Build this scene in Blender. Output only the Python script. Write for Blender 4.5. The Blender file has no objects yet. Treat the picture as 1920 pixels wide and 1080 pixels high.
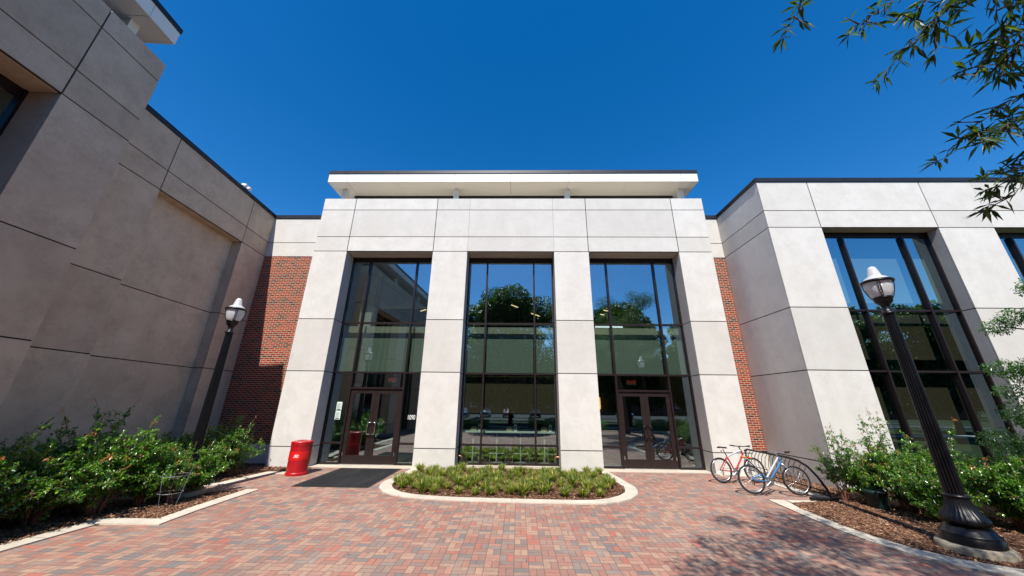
import bpy, math, random
import numpy as np
from mathutils import Matrix, Vector

# ------------------------------------------------------------------ camera
scene = bpy.context.scene
random.seed(4)
COL = scene.collection
EYE = Vector((0.0, 0.0, 2.13))
R_ = Vector((0.9997881, 0.0173797, 0.0110348))
U_ = Vector((-0.0047248, -0.3279942, 0.9446679))
F_ = Vector((-0.0200374, 0.9445198, 0.3278426))
cam_d = bpy.data.cameras.new("camera")
cam = bpy.data.objects.new("camera", cam_d)
COL.objects.link(cam)
cam_d.sensor_width = 36.0
cam_d.lens = 624.52 / 1920 * 36.0
cam_d.clip_start = 0.05
cam_d.clip_end = 2000
cam.matrix_world = Matrix(((R_.x, U_.x, -F_.x, EYE.x), (R_.y, U_.y, -F_.y, EYE.y), (R_.z, U_.z, -F_.z, EYE.z), (0, 0, 0, 1)))
scene.camera = cam

# ------------------------------------------------------------------ sun, sky, exposure
SUN_DIR = Vector((0.092, 0.72, -1.0)).normalized()      # the way the light travels
elev = math.asin(-SUN_DIR.z)
world = bpy.data.worlds.new("World")
scene.world = world
world.use_nodes = True
wn, wl = world.node_tree.nodes, world.node_tree.links
wn.clear()
sky = wn.new("ShaderNodeTexSky")
sky.sky_type = 'NISHITA'
sky.sun_disc = False
sky.sun_elevation = elev
sky.sun_rotation = math.atan2(-SUN_DIR.x, -SUN_DIR.y)
sky.altitude = 400
sky.air_density = 1.0
sky.dust_density = 0.35
sky.ozone_density = 2.6
hs = wn.new("ShaderNodeHueSaturation")
hs.inputs['Hue'].default_value = 0.503
hs.inputs['Saturation'].default_value = 1.41
bg = wn.new("ShaderNodeBackground")
bg.inputs['Strength'].default_value = 0.132
wo = wn.new("ShaderNodeOutputWorld")
wl.new(sky.outputs[0], hs.inputs['Color'])
wl.new(hs.outputs[0], bg.inputs[0])
wl.new(bg.outputs[0], wo.inputs[0])

sun_d = bpy.data.lights.new("sun", 'SUN')
sun_d.energy = 5.0
sun_d.angle = math.radians(0.5)
sun_d.color = (1.0, 0.955, 0.88)
sun = bpy.data.objects.new("sun", sun_d)
COL.objects.link(sun)
sun.rotation_euler = SUN_DIR.to_track_quat('-Z', 'Y').to_euler()
sun.location = (-10, -40, 60)

scene.view_settings.view_transform = 'Standard'
scene.view_settings.look = 'None'
scene.view_settings.exposure = 0.50
scene.view_settings.gamma = 1.0
scene.view_settings.use_curve_mapping = False
scene.render.engine = 'CYCLES'
cy = scene.cycles
cy.max_bounces = 8
cy.diffuse_bounces = 4
cy.glossy_bounces = 4
cy.transparent_max_bounces = 10
cy.caustics_reflective = False
cy.caustics_refractive = False
try:
    cy.use_denoising = True
except Exception:
    pass

# ------------------------------------------------------------------ helpers
def tag(o, label=None, cat=None, group=None, kind=None):
    if label: o['label'] = label
    if cat: o['category'] = cat
    if group: o['group'] = group
    if kind: o['kind'] = kind
    return o

def empty(name, loc=(0, 0, 0), rz=0.0, label=None, cat=None, group=None):
    o = bpy.data.objects.new(name, None)
    COL.objects.link(o)
    o.location = loc
    o.rotation_euler = (0, 0, rz)
    o.empty_display_size = 0.3
    return tag(o, label, cat, group)

class MB:
    def __init__(s):
        s.v, s.f, s.mi, s.sm = [], [], [], []
        s.m = 0
    def add(s, vs, fs, smooth=False):
        b = len(s.v)
        s.v += [tuple(v) for v in vs]
        s.f += [tuple(b + i for i in f) for f in fs]
        s.mi += [s.m] * len(fs)
        s.sm += [smooth] * len(fs)
        return s
    def box(s, x0, x1, y0, y1, z0, z1):
        vs = [(x, y, z) for x in (x0, x1) for y in (y0, y1) for z in (z0, z1)]
        return s.add(vs, [(0, 1, 3, 2), (4, 6, 7, 5), (0, 4, 5, 1), (2, 3, 7, 6), (0, 2, 6, 4), (1, 5, 7, 3)])
    def cbox(s, x0, x1, y0, y1, z0, z1, c=0.01):
        # box with chamfered vertical corners and top
        xs = [(x0 + c, y0), (x1 - c, y0), (x1, y0 + c), (x1, y1 - c), (x1 - c, y1), (x0 + c, y1), (x0, y1 - c), (x0, y0 + c)]
        cx, cyy = (x0 + x1) / 2, (y0 + y1) / 2
        def ins(p, k):
            return (cx + (p[0] - cx) * (1 - k / max(.001, (x1 - x0) / 2)), cyy + (p[1] - cyy) * (1 - k / max(.001, (y1 - y0) / 2)))
        vs = [(x, y, z0) for x, y in xs] + [(x, y, z1 - c) for x, y in xs] + [ins(p, c) + (z1,) for p in xs]
        fs = [tuple(reversed(range(8)))] + [(i, (i + 1) % 8, 8 + (i + 1) % 8, 8 + i) for i in range(8)] + \
             [(8 + i, 8 + (i + 1) % 8, 16 + (i + 1) % 8, 16 + i) for i in range(8)] + [tuple(range(16, 24))]
        return s.add(vs, fs)
    def tube(s, pts, r, n=8, cap=True, smooth=True):
        pts = [Vector(p) for p in pts]
        rs = r if isinstance(r, (list, tuple)) else [r] * len(pts)
        vs, fs = [], []
        prev = None
        for i, p in enumerate(pts):
            t = (pts[min(i + 1, len(pts) - 1)] - pts[max(i - 1, 0)])
            if t.length < 1e-9: t = Vector((0, 0, 1))
            t.normalize()
            if prev is None:
                a = t.orthogonal().normalized()
            else:
                a = prev - t * prev.dot(t)
                a = a.normalized() if a.length > 1e-6 else t.orthogonal().normalized()
            prev = a
            b = t.cross(a)
            for k in range(n):
                w = 2 * math.pi * k / n
                vs.append(p + (a * math.cos(w) + b * math.sin(w)) * rs[i])
        for i in range(len(pts) - 1):
            for k in range(n):
                fs.append((i * n + k, i * n + (k + 1) % n, (i + 1) * n + (k + 1) % n, (i + 1) * n + k))
        s.add(vs, fs, smooth)
        if cap:
            s.add(vs[:n], [tuple(reversed(range(n)))])
            s.add(vs[-n:], [tuple(range(n))])
        return s
    def torus(s, c, axis, R, r, n=32, k=8):
        c = Vector(c); axis = Vector(axis).normalized()
        a = axis.orthogonal().normalized(); b = axis.cross(a)
        vs, fs = [], []
        for i in range(n):
            w = 2 * math.pi * i / n
            d = a * math.cos(w) + b * math.sin(w)
            for j in range(k):
                q = 2 * math.pi * j / k
                vs.append(c + d * (R + r * math.cos(q)) + axis * (r * math.sin(q)))
        for i in range(n):
            for j in range(k):
                fs.append((i * k + j, ((i + 1) % n) * k + j, ((i + 1) % n) * k + (j + 1) % k, i * k + (j + 1) % k))
        return s.add(vs, fs, True)
    def lathe(s, prof, n=32, c=(0, 0), smooth=True, flute=None):
        # prof: (r, z[, flute depth])
        vs, fs = [], []
        for p in prof:
            r, z = p[0], p[1]
            fl = p[2] if len(p) > 2 else 0.0
            for k in range(n):
                w = 2 * math.pi * k / n
                rr = r - (fl if (flute and (k % flute == 0)) else 0.0)
                vs.append((c[0] + rr * math.cos(w), c[1] + rr * math.sin(w), z))
        for i in range(len(prof) - 1):
            for k in range(n):
                fs.append((i * n + k, i * n + (k + 1) % n, (i + 1) * n + (k + 1) % n, (i + 1) * n + k))
        s.add(vs, fs, smooth)
        s.add(vs[-n:], [tuple(range(n))])
        s.add(vs[:n], [tuple(reversed(range(n)))])
        return s
    def build(s, name, mats, parent=None, loc=None, **kw):
        me = bpy.data.meshes.new(name)
        me.from_pydata(s.v, [], s.f)
        if not isinstance(mats, (list, tuple)): mats = [mats]
        for m in mats: me.materials.append(m)
        if len(s.f):
            me.polygons.foreach_set('material_index', s.mi)
            me.polygons.foreach_set('use_smooth', s.sm)
        me.update()
        o = bpy.data.objects.new(name, me)
        COL.objects.link(o)
        if parent is not None: o.parent = parent
        if loc is not None: o.location = loc
        return tag(o, **kw)

def np_mesh(name, V, F, mat, parent=None, colattr=None, smooth=False, **kw):
    me = bpy.data.meshes.new(name)
    V = np.asarray(V, np.float32); F = np.asarray(F, np.int32)
    me.vertices.add(len(V)); me.vertices.foreach_set('co', V.ravel())
    k = F.shape[1]
    me.loops.add(F.size); me.loops.foreach_set('vertex_index', F.ravel())
    me.polygons.add(len(F))
    me.polygons.foreach_set('loop_start', np.arange(0, F.size, k, dtype=np.int32))
    me.polygons.foreach_set('loop_total', np.full(len(F), k, np.int32))
    if smooth: me.polygons.foreach_set('use_smooth', np.ones(len(F), bool))
    me.materials.append(mat)
    if colattr is not None:
        a = me.attributes.new('tint', 'FLOAT', 'FACE')
        a.data.foreach_set('value', np.asarray(colattr, np.float32))
    me.update(calc_edges=True)
    o = bpy.data.objects.new(name, me)
    COL.objects.link(o)
    if parent is not None: o.parent = parent
    return tag(o, **kw)

def copy_tree(o, parent=None, **kw):
    c = o.copy(); COL.objects.link(c)
    if parent is not None: c.parent = parent
    for ch in list(o.children):
        copy_tree(ch, c)
    return tag(c, **kw)

# ------------------------------------------------------------------ materials
MATS = {}
def mat(name):
    m = bpy.data.materials.new(name); m.use_nodes = True
    nt = m.node_tree; nt.nodes.clear()
    out = nt.nodes.new('ShaderNodeOutputMaterial')
    MATS[name] = m
    return m, nt, out
def N(nt, t, **kw):
    n = nt.nodes.new(t)
    for k, v in kw.items():
        if k in n.inputs.keys() if hasattr(n.inputs, 'keys') else False: n.inputs[k].default_value = v
        else: setattr(n, k, v)
    return n
def L(nt, a, b): nt.links.new(a, b)
def math_(nt, op, a, b=None, c=None):
    n = nt.nodes.new('ShaderNodeMath'); n.operation = op
    for i, x in enumerate((a, b, c)):
        if x is None: continue
        if isinstance(x, (int, float)): n.inputs[i].default_value = x
        else: L(nt, x, n.inputs[i])
    return n.outputs[0]
def ramp(nt, fac, stops, interp='LINEAR'):
    n = nt.nodes.new('ShaderNodeValToRGB'); n.color_ramp.interpolation = interp
    cr = n.color_ramp
    while len(cr.elements) < len(stops): cr.elements.new(0.5)
    for e, (p, c) in zip(cr.elements, stops):
        e.position = p; e.color = (c[0], c[1], c[2], 1)
    L(nt, fac, n.inputs[0]); return n.outputs[0]
def mixc(nt, fac, a, b, mode='MIX'):
    n = nt.nodes.new('ShaderNodeMix'); n.data_type = 'RGBA'; n.blend_type = mode
    for i, x in ((0, fac), (6, a), (7, b)):
        if isinstance(x, (int, float)): n.inputs[i].default_value = x
        elif isinstance(x, tuple): n.inputs[i].default_value = (x[0], x[1], x[2], 1)
        else: L(nt, x, n.inputs[i])
    return n.outputs[2]
def noise(nt, vec, scale, detail=4, rough=.55, dist=0.0):
    n = nt.nodes.new('ShaderNodeTexNoise'); n.inputs['Scale'].default_value = scale
    n.inputs['Detail'].default_value = detail; n.inputs['Roughness'].default_value = rough
    n.inputs['Distortion'].default_value = dist
    if vec is not None: L(nt, vec, n.inputs['Vector'])
    return n.outputs['Fac']
def objco(nt): return nt.nodes.new('ShaderNodeTexCoord').outputs['Object']
def mapping(nt, vec, scale=(1, 1, 1), rot=(0, 0, 0), loc=(0, 0, 0)):
    n = nt.nodes.new('ShaderNodeMapping')
    n.inputs['Scale'].default_value = scale; n.inputs['Rotation'].default_value = rot; n.inputs['Location'].default_value = loc
    L(nt, vec, n.inputs['Vector']); return n.outputs[0]
def bump(nt, h, strength=.3, dist=.01, normal=None):
    n = nt.nodes.new('ShaderNodeBump'); n.inputs['Strength'].default_value = strength; n.inputs['Distance'].default_value = dist
    L(nt, h, n.inputs['Height'])
    if normal is not None: L(nt, normal, n.inputs['Normal'])
    return n.outputs[0]
def princ(nt, out, base=None, rough=.6, metal=0.0, spec=.5, coat=0.0, normal=None, trans=None):
    p = nt.nodes.new('ShaderNodeBsdfPrincipled')
    if isinstance(base, tuple): p.inputs['Base Color'].default_value = (base[0], base[1], base[2], 1)
    elif base is not None: L(nt, base, p.inputs['Base Color'])
    if isinstance(rough, (int, float)): p.inputs['Roughness'].default_value = rough
    else: L(nt, rough, p.inputs['Roughness'])
    p.inputs['Metallic'].default_value = metal
    p.inputs['Specular IOR Level'].default_value = spec
    p.inputs['Coat Weight'].default_value = coat
    if normal is not None: L(nt, normal, p.inputs['Normal'])
    if out is not None: L(nt, p.outputs[0], out.inputs[0])
    return p
def simple(name, col, rough=.5, metal=0.0, spec=.5, coat=0.0, var=0.15, scale=6.0, bmp=0.0):
    m, nt, out = mat(name)
    co = objco(nt)
    n = noise(nt, co, scale, 4)
    c = mixc(nt, n, tuple(x * (1 - var) for x in col), tuple(min(1, x * (1 + var)) for x in col))
    r = math_(nt, 'MULTIPLY_ADD', n, .15, rough - .07)
    nm = bump(nt, noise(nt, co, scale * 12, 3), bmp, .004) if bmp else None
    princ(nt, out, c, r, metal, spec, coat, nm)
    return m

def make_concrete(name, base, stain, k=1.0):
    m, nt, out = mat(name)
    co = objco(nt)
    big = noise(nt, co, .55, 6, .66, .1)
    mid = noise(nt, mapping(nt, co, (1, 1, .7)), 2.1, 8, .72, .1)
    fine = noise(nt, co, 110, 2, .6)
    streak = noise(nt, mapping(nt, co, (1.3, 1.3, .30)), 1.5, 7, .7, .1)
    pit = nt.nodes.new('ShaderNodeTexVoronoi'); pit.inputs['Scale'].default_value = 9; L(nt, co, pit.inputs['Vector'])
    c1 = mixc(nt, ramp(nt, big, [(.32, (0, 0, 0)), (.70, (1, 1, 1))]), base, stain)
    c2 = mixc(nt, ramp(nt, mid, [(.42, (0, 0, 0)), (.75, (.55 * k, .55 * k, .55 * k))]), c1, tuple(x * .86 for x in base))
    c3 = mixc(nt, ramp(nt, streak, [(.50, (0, 0, 0)), (.80, (.30 * k, .30 * k, .30 * k))]), c2, tuple(x * .78 for x in stain))
    c4 = mixc(nt, ramp(nt, fine, [(.35, (.34, .34, .34)), (.6, (0, 0, 0))]), c3, tuple(x * .62 for x in base))
    geo = nt.nodes.new('ShaderNodeNewGeometry')
    isl = ramp(nt, geo.outputs['Random Per Island'], [(0, (.90, .895, .885)), (.5, (.97, .965, .96)), (1, (1.03, 1.03, 1.03))])
    c4 = mixc(nt, 1.0, c4, isl, 'MULTIPLY')
    cloud = noise(nt, co, 1.6, 9, .78, .15)
    c4 = mixc(nt, ramp(nt, cloud, [(.34, (.55 * k, .55 * k, .55 * k)), (.56, (0, 0, 0))]), c4, tuple(x * .76 for x in stain))
    drip = math_(nt, 'MULTIPLY', ramp(nt, noise(nt, mapping(nt, co, (7, 7, .22)), 1.3, 5, .6), [(.60, (0, 0, 0)), (.76, (1, 1, 1))]), ramp(nt, noise(nt, co, .8, 3), [(.46, (0, 0, 0)), (.66, (.5 * k, .5 * k, .5 * k))]))
    c4 = mixc(nt, drip, c4, tuple(x * .70 for x in stain))
    grain = noise(nt, co, 46, 3, .7)
    c4 = mixc(nt, ramp(nt, grain, [(.56, (0, 0, 0)), (.72, (.55 * k * k, .55 * k * k, .55 * k * k))]), c4, tuple(x * .62 for x in base))
    spots = ramp(nt, pit.outputs['Distance'], [(.0, (1, 1, 1)), (.05, (0, 0, 0))])
    sel = ramp(nt, noise(nt, co, 1.7, 2), [(.55, (0, 0, 0)), (.62, (.8, .8, .8))])
    pf = mixc(nt, 1.0, spots, sel, 'MULTIPLY')
    c5 = mixc(nt, pf, c4, tuple(x * .45 for x in base))
    nm = bump(nt, fine, .22, .004)
    princ(nt, out, c5, .85, 0, .25, 0, nm)
    return m
M_conc = make_concrete('precast_concrete', (.69, .668, .628), (.62, .585, .535), .85)
M_joint = simple('joint_sealant', (.030, .025, .021), .9)
M_tan = make_concrete('tan_concrete', (.66, .53, .405), (.50, .385, .28), 1.35)  # browner, more strongly mottled concrete for the left pavilion and wing
M_coping = simple('dark_bronze_coping', (.022, .02, .022), .42, .3, .5, 0, .2, 3)
M_frame = simple('bronze_window_frame', (.030, .019, .019), .36, .45, .5, 0, .15, 5)
M_door = simple('bronze_door_metal', (.024, .015, .014), .40, .3, .5, 0, .18, 5)
M_fascia = simple('cream_metal_panel', (.74, .71, .66), .5, 0, .4, 0, .03, 1.2)
M_bounce_roof = simple('pale_bounce_roof', (.80, .74, .62), .8, 0, .2, 0, .08, 1.5)  # pale tone chosen to bounce sunlight onto the roof soffit
M_kerb = make_concrete('kerb_concrete', (.66, .60, .50), (.55, .48, .39), 1.4)
M_black = simple('black_painted_iron', (.005, .005, .007), .38, 0, .35, .05, .3, 8, .05)
M_steel = simple('brushed_steel', (.62, .60, .56), .25, 1.0, .5, 0, .1, 9)
M_copper = simple('copper_pipe', (.55, .25, .14), .35, .9)
M_rubber = simple('tyre_rubber', (.018, .018, .018), .75, 0, .3)
M_dark = simple('dark_interior', (.030, .028, .028), .9)
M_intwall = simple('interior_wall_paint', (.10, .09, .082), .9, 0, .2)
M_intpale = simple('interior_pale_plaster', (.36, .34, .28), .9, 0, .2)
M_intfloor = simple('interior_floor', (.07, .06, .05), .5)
M_paper = simple('notice_paper', (.62, .72, .66), .7, 0, .3, 0, .06, 30)
M_white = simple('white_vinyl', (.85, .85, .83), .6, 0, .3, 0, .03)
M_red = simple('red_powder_coat', (.42, .005, .010), .34, 0, .5, .25, .12, 5)
M_redband = simple('bright_red_band', (.60, .010, .008), .36, 0, .5, .2, .06, 5)
M_pot = simple('dark_green_plastic', (.006, .022, .020), .5)

# glass: a coated, tinted pane that mirrors the sky and lets the room show through
def make_glass(name, tint, refl, base):
    m, nt, out = mat(name)
    co = objco(nt)
    lw_ = nt.nodes.new('ShaderNodeLayerWeight'); lw_.inputs['Blend'].default_value = .5
    wav = noise(nt, co, .9, 2)
    nm = bump(nt, wav, .02, .02)
    f = math_(nt, 'MULTIPLY_ADD', math_(nt, 'POWER', lw_.outputs['Facing'], 3.5), 1.0 - base, base)
    tr = nt.nodes.new('ShaderNodeBsdfTransparent'); tr.inputs[0].default_value = tint + (1,)
    gl = nt.nodes.new('ShaderNodeBsdfGlossy'); gl.inputs['Color'].default_value = refl + (1,)
    gl.inputs['Roughness'].default_value = 0.0
    L(nt, nm, gl.inputs['Normal'])
    mx = nt.nodes.new('ShaderNodeMixShader')
    L(nt, f, mx.inputs[0]); L(nt, tr.outputs[0], mx.inputs[1]); L(nt, gl.outputs[0], mx.inputs[2])
    L(nt, mx.outputs[0], out.inputs[0])
    return m
M_glass = make_glass('tinted_coated_glass', (.70, .82, .76), (.74, .94, 1.0), .40)
M_clear = make_glass('clear_glass', (.85, .88, .86), (1, 1, 1), .0)

def make_shade(name, col):
    m, nt, out = mat(name)
    co = objco(nt)
    w = noise(nt, mapping(nt, co, (1, 1, 1)), 180, 1)
    c = mixc(nt, w, tuple(x * .8 for x in col), tuple(x * 1.15 for x in col))
    d = nt.nodes.new('ShaderNodeBsdfDiffuse'); L(nt, c, d.inputs[0])
    t = nt.nodes.new('ShaderNodeBsdfTranslucent'); L(nt, c, t.inputs[0])
    mx = nt.nodes.new('ShaderNodeMixShader'); mx.inputs[0].default_value = .25
    L(nt, d.outputs[0], mx.inputs[1]); L(nt, t.outputs[0], mx.inputs[2]); L(nt, mx.outputs[0], out.inputs[0])
    return m
M_shade_pale = make_shade('pale_roller_shade', (.30, .335, .285))
M_shade_tan = make_shade('tan_roller_shade', (.125, .090, .062))

def emis(name, col, s):
    m, nt, out = mat(name)
    e = nt.nodes.new('ShaderNodeEmission'); e.inputs[0].default_value = col + (1,); e.inputs[1].default_value = s
    L(nt, e.outputs[0], out.inputs[0]); return m
M_lampwarm = emis('lit_pendant', (1.0, .72, .35), 1.3)
M_lampamber = emis('lit_amber_tube', (1.0, .50, .14), 1.6)
M_lampwhite = emis('lit_ceiling_strip', (.85, .95, 1.0), 1.2)
M_exit = emis('lit_exit_letters', (1.0, .04, .02), .22)

# brick wall: running bond on the wall's own x / z
def make_brick():
    m, nt, out = mat('red_brick')
    co = objco(nt)
    sp = nt.nodes.new('ShaderNodeSeparateXYZ'); L(nt, co, sp.inputs[0])
    H, LEN, MO = .0762, .2135, .0125
    v = math_(nt, 'DIVIDE', sp.outputs[2], H); row = math_(nt, 'FLOOR', v)
    off = math_(nt, 'MULTIPLY', math_(nt, 'MODULO', row, 2.0), .5)
    u = math_(nt, 'ADD', math_(nt, 'DIVIDE', math_(nt, 'ADD', sp.outputs[0], 100.0), LEN), off)
    colm = math_(nt, 'FLOOR', u)
    fu = math_(nt, 'SUBTRACT', u, colm); fv = math_(nt, 'SUBTRACT', v, row)
    eu = math_(nt, 'MULTIPLY', math_(nt, 'MINIMUM', fu, math_(nt, 'SUBTRACT', 1.0, fu)), LEN)
    ev = math_(nt, 'MULTIPLY', math_(nt, 'MINIMUM', fv, math_(nt, 'SUBTRACT', 1.0, fv)), H)
    e = math_(nt, 'MINIMUM', eu, ev)
    wob = math_(nt, 'MULTIPLY', math_(nt, 'SUBTRACT', noise(nt, co, 55, 3), .5), .004)
    e = math_(nt, 'ADD', e, wob)
    isb = ramp(nt, e, [(.0040, (0, 0, 0)), (.0065, (1, 1, 1))])
    cb = nt.nodes.new('ShaderNodeCombineXYZ'); L(nt, colm, cb.inputs[0]); L(nt, row, cb.inputs[1])
    wnz = nt.nodes.new('ShaderNodeTexWhiteNoise'); wnz.noise_dimensions = '2D'; L(nt, cb.outputs[0], wnz.inputs['Vector'])
    bc = ramp(nt, wnz.outputs['Value'], [(0, (.30, .038, .018)), (.25, (.36, .058, .024)), (.48, (.23, .032, .018)), (.66, (.18, .05, .026)), (.80, (.11, .036, .024)), (.92, (.035, .032, .026))], 'CONSTANT')
    bc = mixc(nt, ramp(nt, noise(nt, co, 40, 4), [(.35, (.5, .5, .5)), (.65, (0, 0, 0))]), bc, (.16, .04, .025))
    mo = mixc(nt, noise(nt, co, 12, 4), (.50, .42, .30), (.62, .55, .42))
    c = mixc(nt, isb, mo, bc)
    h = math_(nt, 'ADD', isb, math_(nt, 'MULTIPLY', noise(nt, co, 160, 3), .25))
    princ(nt, out, c, .85, 0, .2, 0, bump(nt, h, .6, .008))
    return m
M_brick = make_brick()

# clay pavers in basket weave
def make_pavers():
    m, nt, out = mat('clay_pavers')
    co = objco(nt)
    sp = nt.nodes.new('ShaderNodeSeparateXYZ'); L(nt, co, sp.inputs[0])
    C = .207
    U = math_(nt, 'DIVIDE', math_(nt, 'ADD', sp.outputs[0], 100.03), C)
    V = math_(nt, 'DIVIDE', math_(nt, 'ADD', sp.outputs[1], 100.0), C)
    iu, iv = math_(nt, 'FLOOR', U), math_(nt, 'FLOOR', V)
    fu, fv = math_(nt, 'SUBTRACT', U, iu), math_(nt, 'SUBTRACT', V, iv)
    par = math_(nt, 'MODULO', math_(nt, 'ADD', iu, iv), 2.0)
    def lerp(a, b): return math_(nt, 'ADD', math_(nt, 'MULTIPLY', a, math_(nt, 'SUBTRACT', 1.0, par)), math_(nt, 'MULTIPLY', b, par))
    s = lerp(fv, fu)        # split coordinate
    t = lerp(fu, fv)
    s2 = math_(nt, 'MULTIPLY', s, 2.0); half = math_(nt, 'FLOOR', s2); fs = math_(nt, 'SUBTRACT', s2, half)
    es = math_(nt, 'MULTIPLY', math_(nt, 'MINIMUM', fs, math_(nt, 'SUBTRACT', 1.0, fs)), C / 2)
    et = math_(nt, 'MULTIPLY', math_(nt, 'MINIMUM', t, math_(nt, 'SUBTRACT', 1.0, t)), C)
    e = math_(nt, 'MINIMUM', es, et)
    e = math_(nt, 'ADD', e, math_(nt, 'MULTIPLY', math_(nt, 'SUBTRACT', noise(nt, co, 60, 3), .5), .003))
    isb = ramp(nt, e, [(.0018, (0, 0, 0)), (.0052, (1, 1, 1))])
    cb = nt.nodes.new('ShaderNodeCombineXYZ'); L(nt, iu, cb.inputs[0]); L(nt, iv, cb.inputs[1]); L(nt, half, cb.inputs[2])
    wnz = nt.nodes.new('ShaderNodeTexWhiteNoise'); wnz.noise_dimensions = '3D'; L(nt, cb.outputs[0], wnz.inputs['Vector'])
    val = wnz.outputs['Value']
    bc = ramp(nt, val, [(0, (.42, .20, .145)), (.14, (.36, .145, .105)), (.28, (.42, .25, .175)), (.42, (.30, .14, .11)),
                        (.54, (.30, .19, .15)), (.66, (.45, .26, .18)), (.76, (.22, .155, .140)), (.85, (.155, .148, .150)), (.90, (.24, .195, .175)), (.955, (.44, .12, .08))], 'CONSTANT')
    sp2 = nt.nodes.new('ShaderNodeSeparateColor'); L(nt, wnz.outputs['Color'], sp2.inputs[0])
    flash = ramp(nt, noise(nt, co, 16, 4, .6), [(.42, (0, 0, 0)), (.66, (.75, .75, .75))])
    bc = mixc(nt, math_(nt, 'MULTIPLY', flash, sp2.outputs[1]), bc, (.15, .125, .12))
    bc = mixc(nt, ramp(nt, noise(nt, co, 120, 3), [(.3, (.45, .45, .45)), (.6, (0, 0, 0))]), bc, (.14, .09, .075))
    big = noise(nt, co, .45, 4)
    bc = mixc(nt, ramp(nt, big, [(.35, (.06, .06, .06)), (.72, (.30, .30, .30))]), bc, (.42, .31, .24))
    bc = mixc(nt, ramp(nt, noise(nt, co, 1.7, 6, .7), [(.50, (0, 0, 0)), (.72, (.35, .35, .35))]), bc, (.13, .105, .095))
    jc = mixc(nt, noise(nt, co, 2.3, 4), (.045, .032, .026), (.17, .13, .105))
    c = mixc(nt, isb, jc, bc)
    spot = nt.nodes.new('ShaderNodeTexVoronoi'); spot.inputs['Scale'].default_value = 1.9; spot.inputs['Randomness'].default_value = 1.0; L(nt, co, spot.inputs['Vector'])
    c = mixc(nt, ramp(nt, spot.outputs['Distance'], [(.018, (.55, .55, .55)), (.032, (0, 0, 0))]), c, (.06, .05, .045))
    sand = ramp(nt, noise(nt, co, .9, 8, .75), [(.54, (0, 0, 0)), (.70, (.30, .30, .30))])
    c = mixc(nt, sand, c, (.46, .38, .30))
    h = math_(nt, 'ADD', math_(nt, 'ADD', isb, math_(nt, 'MULTIPLY', noise(nt, co, 220, 2), .2)), math_(nt, 'MULTIPLY', sp2.outputs[2], .35))
    princ(nt, out, c, .82, 0, .25, 0, bump(nt, h, .5, .006))
    return m
M_paver = make_pavers()

def make_mulch(name, a, b, c3):
    m, nt, out = mat(name)
    co = objco(nt)
    v = nt.nodes.new('ShaderNodeTexVoronoi'); v.inputs['Scale'].default_value = 38; L(nt, mapping(nt, co, (1, .45, 1), (0, 0, .7)), v.inputs['Vector'])
    n = noise(nt, co, 30, 5, .7)
    col = ramp(nt, n, [(.3, a), (.5, b), (.68, c3)])
    h = math_(nt, 'ADD', v.outputs['Distance'], n)
    princ(nt, out, col, .95, 0, .1, 0, bump(nt, h, 1.0, .03))
    return m
M_mulch = make_mulch('bark_mulch', (.025, .014, .009), (.09, .045, .026), (.26, .14, .08))
def make_tint(name, stops, rough=.8, spec=.2, attr='tint', trans=None, coat=0):
    m, nt, out = mat(name)
    at = nt.nodes.new('ShaderNodeAttribute'); at.attribute_name = attr
    c = ramp(nt, at.outputs['Fac'], stops)
    p = princ(nt, None, c, rough, 0, spec, coat)
    if trans:
        t = nt.nodes.new('ShaderNodeBsdfTranslucent')
        L(nt, mixc(nt, 1.0, c, trans, 'MULTIPLY'), t.inputs[0])
        mx = nt.nodes.new('ShaderNodeAddShader')
        L(nt, p.outputs[0], mx.inputs[0]); L(nt, t.outputs[0], mx.inputs[1]); L(nt, mx.outputs[0], out.inputs[0])
    else: L(nt, p.outputs[0], out.inputs[0])
    return m
M_chip = make_tint('bark_chips', [(0, (.055, .026, .016)), (.35, (.15, .07, .04)), (.7, (.32, .17, .10)), (1, (.52, .36, .24))])
M_leaf = make_tint('shrub_leaf', [(0, (.012, .040, .008)), (.45, (.036, .105, .012)), (.75, (.115, .22, .020)), (.93, (.22, .33, .03)), (1, (.32, .10, .04))], .30, .6, trans=(.9, 1.1, .35), coat=.25)
M_oakleaf = make_tint('willow_oak_leaf', [(0, (.012, .026, .008)), (.55, (.024, .050, .010)), (.85, (.05, .085, .014)), (1, (.16, .18, .02))], .45, .4, trans=(1.1, 1.2, .3))
M_grass = make_tint('grass_blade', [(0, (.020, .048, .010)), (.4, (.055, .10, .014)), (.75, (.16, .18, .03)), (1, (.42, .33, .11))], .6, .3, trans=(1.2, 1.4, .5))
M_stem = simple('reddish_stem', (.26, .10, .07), .7)
M_bark = simple('tree_bark', (.09, .07, .055), .9, 0, .1, 0, .4, 12, .8)
M_twig = simple('brown_twig', (.10, .06, .04), .8)
M_lawn = simple('lawn_grass', (.034, .050, .018), .95, 0, .1, 0, .45, 3, .6)
M_asphalt = simple('asphalt', (.055, .055, .058), .9, 0, .2, 0, .25, 8, .4)
M_walk = make_concrete('pavement_concrete', (.52, .49, .43), (.45, .41, .35))

# ------------------------------------------------------------------ levels shared by every wing
zE, zD, zC, zB, zA, zA1, zT = .648, 3.19, 5.165, 8.066, 8.741, 10.043, 10.613
zCB, zCT = 9.95, 10.11
G = .030

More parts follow.
